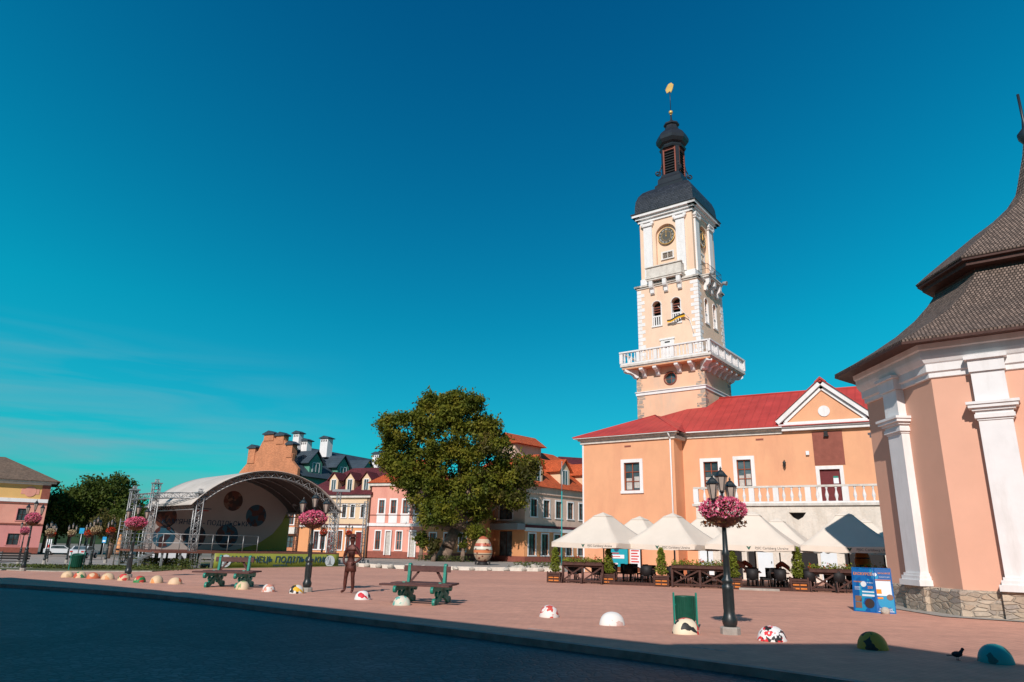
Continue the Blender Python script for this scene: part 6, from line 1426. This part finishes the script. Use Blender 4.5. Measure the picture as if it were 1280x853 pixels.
eg = thing('painted_egg', 'giant ornamented orange and cream egg sculpture in front of the corner house', 'egg sculpture', (-2.2, 66, 0))
mb = MB(Matrix.Translation((-2.2, 66, 0))); mb.lathe([(.05, .18), (.35, .24), (.62, .45), (.8, .8), (.86, 1.15), (.83, 1.45), (.72, 1.8), (.55, 2.1), (.35, 2.35), (.16, 2.47), (.01, 2.5)], n=36); obj('egg', mb, 'egg', eg)
mb = MB(Matrix.Translation((-2.2, 66, 0))); mb.lathe([(.5, -.1), (.5, .1), (.42, .16), (.4, .3)], n=20)
for s_ in (-1, 1): mb.bx(s_ * .62 - .08, s_ * .62 + .08, -.2, .2, 0, .35)
obj('pedestal', mb, 'black', eg)
def rockmb(c, r, sq=(1, 1, .6)):
    mb = MB(); mb.ball(c, r, 12, sq); s_ = rng.uniform(0, 9)
    mb.v = [(a + .12 * r * math.sin(9 * b + s_), b + .12 * r * math.sin(8 * c_ + s_), c_ + .15 * r * math.sin(7 * a + s_) if c_ > .02 else c_) for a, b, c_ in mb.v]; mb.sm = [False] * len(mb.sm); return mb
line = [(-11.0, 53.2), (-8, 50.4), (-2.4, 50.4), (3.6, 51.7)]
places = []
for (a, b) in zip(line, line[1:]):
    n = max(2, int(math.dist(a, b) / 1.05)); places += [(a[0] + (b[0] - a[0]) * i / n, a[1] + (b[1] - a[1]) * i / n) for i in range(n)]
base = None
for i, (x, y) in enumerate(places):
    lb = 'pale edging stone'
    if i % 5 == 0: base = obj('edging_stone', rockmb((0, 0, .1), .27, (1, .8, .62)), 'rock'); o = base
    else: o = base.copy(); col.objects.link(o)
    o.location = on(x, y + .1); o.rotation_euler = (0, 0, rng.uniform(0, 6)); o.scale = (rng.uniform(.8, 1.1),) * 3; tag(o, 'pale rounded stone in the row edging the square before the houses', 'stone', 'pale stones edging the far side of the square')
struct(ribbon('low_kerb', [(x, y + .75) for x, y in line], .3, -.05, .22, 'limewash'))
for i in range(26):
    x = rng.uniform(.6, 3.9); o = obj('rubble_stone', rockmb((0, 0, .12), rng.uniform(.2, .4), (1, .8, rng.uniform(.5, .9))), 'rock'); o.location = (x, 52.2 + rng.uniform(0, 1.2), 0); tag(o, 'rough pale stone in the rubble strip between the egg and the cafe', 'stone', 'rubble stones beside the cafe')
def tufts(name, pts, n, h, size, mat='grass', spread=.3):
    P = np.array([(x + rng.normal(0, spread), y + rng.normal(0, spread), T(x) + rng.uniform(.02, h)) for x, y in pts for _ in range(n)]); V, Fc = leaves(P, size, np.array([0, 0, 1.])); o = mesh_np(name, V, Fc, mat); o['kind'] = 'stuff'; return o
ln = lambda a, b, n: [(a[0] + (b[0] - a[0]) * i / n, a[1] + (b[1] - a[1]) * i / n) for i in range(n)]
tag(tufts('grass', ln((-19.3, 43.6), (-32, 48.5), 60) + ln((-19.6, 42), (-56, 61.5), 90), 40, .22, .07, spread=.5), 'short weedy grass along the strip by the stage', 'grass', kind='stuff')
tag(tufts('weeds', ln((-20, 46.2), (-26, 51.5), 24) + ln((-9, 76), (-4, 75), 12) + ln((.8, 52.8), (3.6, 53.4), 9), 60, .6, .09, 'grass', .35), 'weeds under the stage front and by the tree', 'weeds', kind='stuff')
def car(label, x, y, rz, paint='carpaint'):
    t = thing('parked_car', label, 'car', group='cars parked beyond the square')
    mb = MB(Matrix.Rotation(R(90), 4, 'Z') @ Matrix(((1, 0, 0, 0), (0, 1, 0, 0), (0, 0, 1, 0), (0, 0, 0, 1))))
    mb = MB(); prof = [(-2.1, .35), (2.1, .35), (2.15, .7), (2.0, .85), (1.1, .95), (.45, 1.4), (-1.1, 1.42), (-1.8, 1.0), (-2.12, .9)]; mb.prism(prof, -.82, .82); obj('body', mb, paint, t, .06)
    for y_ in (-.83, .83): mb = MB(); mb.bx(0, 0, 0, 0, 0, 0); mb = MB(); pr = [(-1.5, .98), (.95, .98), (.4, 1.34), (-1.02, 1.35)]; mb.prism(pr, y_ - .012, y_ + .012); obj('side_window', mb, 'glass', t)
    mb = MB(); mb.face([(1.12, -.7, .97), (1.12, .7, .97), (.5, .66, 1.38), (.5, -.66, 1.38)]); mb.v = [(a + .02, b, c + .01) for a, b, c in mb.v]; obj('windscreen', mb, 'glass', t)
    mb = MB(); mb.face([(-1.78, .7, 1.02), (-1.78, -.7, 1.02), (-1.18, -.66, 1.39), (-1.18, .66, 1.39)]); mb.v = [(a - .02, b, c + .01) for a, b, c in mb.v]; obj('rear_window', mb, 'glass', t)
    for x_ in (-1.35, 1.35):
        for y_ in (-.84, .84): mb = MB(); mb.cyl((x_, y_ - .1, .32), (x_, y_ + .1, .32), .32, n=18); w_ = obj('wheel', mb, 'tyre', t); mb = MB(); mb.cyl((x_, y_ - .11, .32), (x_, y_ + .11, .32), .18, n=12); obj('rim', mb, 'alu', w_)
    for y_ in (-.6, .6): mb = MB(); mb.bx(2.08, 2.16, y_ - .16, y_ + .16, .62, .76); obj('headlight', mb, 'printwhite', t); mb = MB(); mb.bx(-2.15, -2.06, y_ - .14, y_ + .14, .72, .88); obj('tail_light', mb, 'red', t)
    return place(t, on(x, y), R(rz))
c1 = car('silver car parked beyond the turf strip left of the stage', -51.0, 88.0, 100)
dup(c1, on(-31, 66), R(20), 'pale car glimpsed through the open underside of the stage'); dup(c1, on(-66, 108), R(20), 'light car half hidden by lamp posts beside the orange parasol')
# bench at the far left
o = thing('park_bench', 'dark slatted park bench at the foot of the far left lamp', 'bench')
mb = MB(); [mb.box((0, -.2 + i * .11, .45), (1.6, .09, .035)) for i in range(4)]; obj('seat', mb, 'black', o)
mb = MB(); [mb.box((0, .24 + i * .03, .58 + i * .12), (1.6, .03, .09)) for i in range(3)]; obj('backrest', mb, 'black', o)
for s_ in (-.65, .65): mb = MB(); mb.beam((s_, -.2, 0), (s_, -.2, .62), .06); mb.beam((s_, .25, 0), (s_, .34, .9), .06); mb.beam((s_, -.24, .62), (s_, .28, .62), .06); mb.beam((s_, -.2, .4), (s_, .25, .4), .05); obj('side_frame', mb, 'iron', o)
place(o, on(-28.9, 42.6), R(20), 1.15)
# signs and parasol far left
def sign(label, px_, D_, z0, z1, w, mt, bmt=None):
    x = (px_ - 640) / 907 * D_; t = thing('street_sign', label, 'sign', on(x, D_)); F0 = frame(on(x, D_), 0)
    mb = MB(F0); mb.bx(-w / 2, w / 2, -.04, 0, z0, z1); p = obj('sign_panel', mb, mt, t); mb = MB(F0); mb.cyl((0, .03, 0), (0, .03, z1), .05, n=6); obj('post', mb, 'alu', t)
    if bmt: mb = MB(F0); mb.bx(-w * .35, w * .35, -.05, -.04, z0 + (z1 - z0) * .15, z0 + (z1 - z0) * .45); obj('print_block', mb, bmt, p)
sign('blue pennant sign beside the far lamp left of the cream basket', 107, 62, 2.4, 2.85, .4, 'skyblue', 'teal'); sign('small pale blue road sign just left of the stage', 137, 75, 1.7, 2.3, .4, 'skyblue', 'printwhite'); sign('red and white board beyond the street at far left', 69, 98, 1.0, 2.3, .7, 'printwhite', 'signred')
o = thing('folded_parasol', 'folded orange parasol standing left of the scaffold', 'parasol', on(-48, 90)); F0 = frame(on(-48, 90), 0); mb = MB(F0); mb.lathe([(.42, .5), (.34, 1.2), (.2, 2.2), (.1, 2.6)], n=8); mb.ball((0, 0, 2.65), .15, 8); obj('cloth', mb, 'orangewall', o); mb = MB(F0); mb.cyl((0, 0, 0), (0, 0, .5), .05, n=6); obj('pole', mb, 'alu', o)
o = thing('low_fence', 'low grey-green metal fence along the street at far left', 'fence', on(-60, 84)); mb = MB()
for i in range(40):
    x, y = -84 + i * .9, 95 - i * .62; mb.bx(x - .03, x + .03, y - .03, y + .03, T(x), T(x) + .95)
obj('fence_post', mb, 'iron', o); o['kind'] = 'structure' if False else o.get('kind', '') or ''
del o['kind']
mb = MB(); mb.beam((-84, 95, T(-84) + .5), (-48.9, 70.8, T(-48.9) + .5), .06, .7); obj('fence_rail', mb, 'greywall', o)
# turquoise flagpole
o = MB(); o.cyl((0, 0, 0), (0, 0, 5.5), .06, .05, 8); 
t = thing('flagpole', 'thin turquoise flagpole rising behind the leftmost parasol', 'pole', (4.5, 60, 0)); mb = MB(frame((4.5, 60, 0), 0)); mb.cyl((0, 0, 0), (0, 0, 6.2), .055, .045, 8); obj('pole', mb, 'flagcyan', t); mb = MB(frame((4.5, 60, 0), 0)); mb.cyl((0, 0, 6.2), (0, 0, 8.6), .045, .03, 8); mb.ball((0, 0, 8.65), .06, 8); obj('pole_top', mb, 'greywall', t)
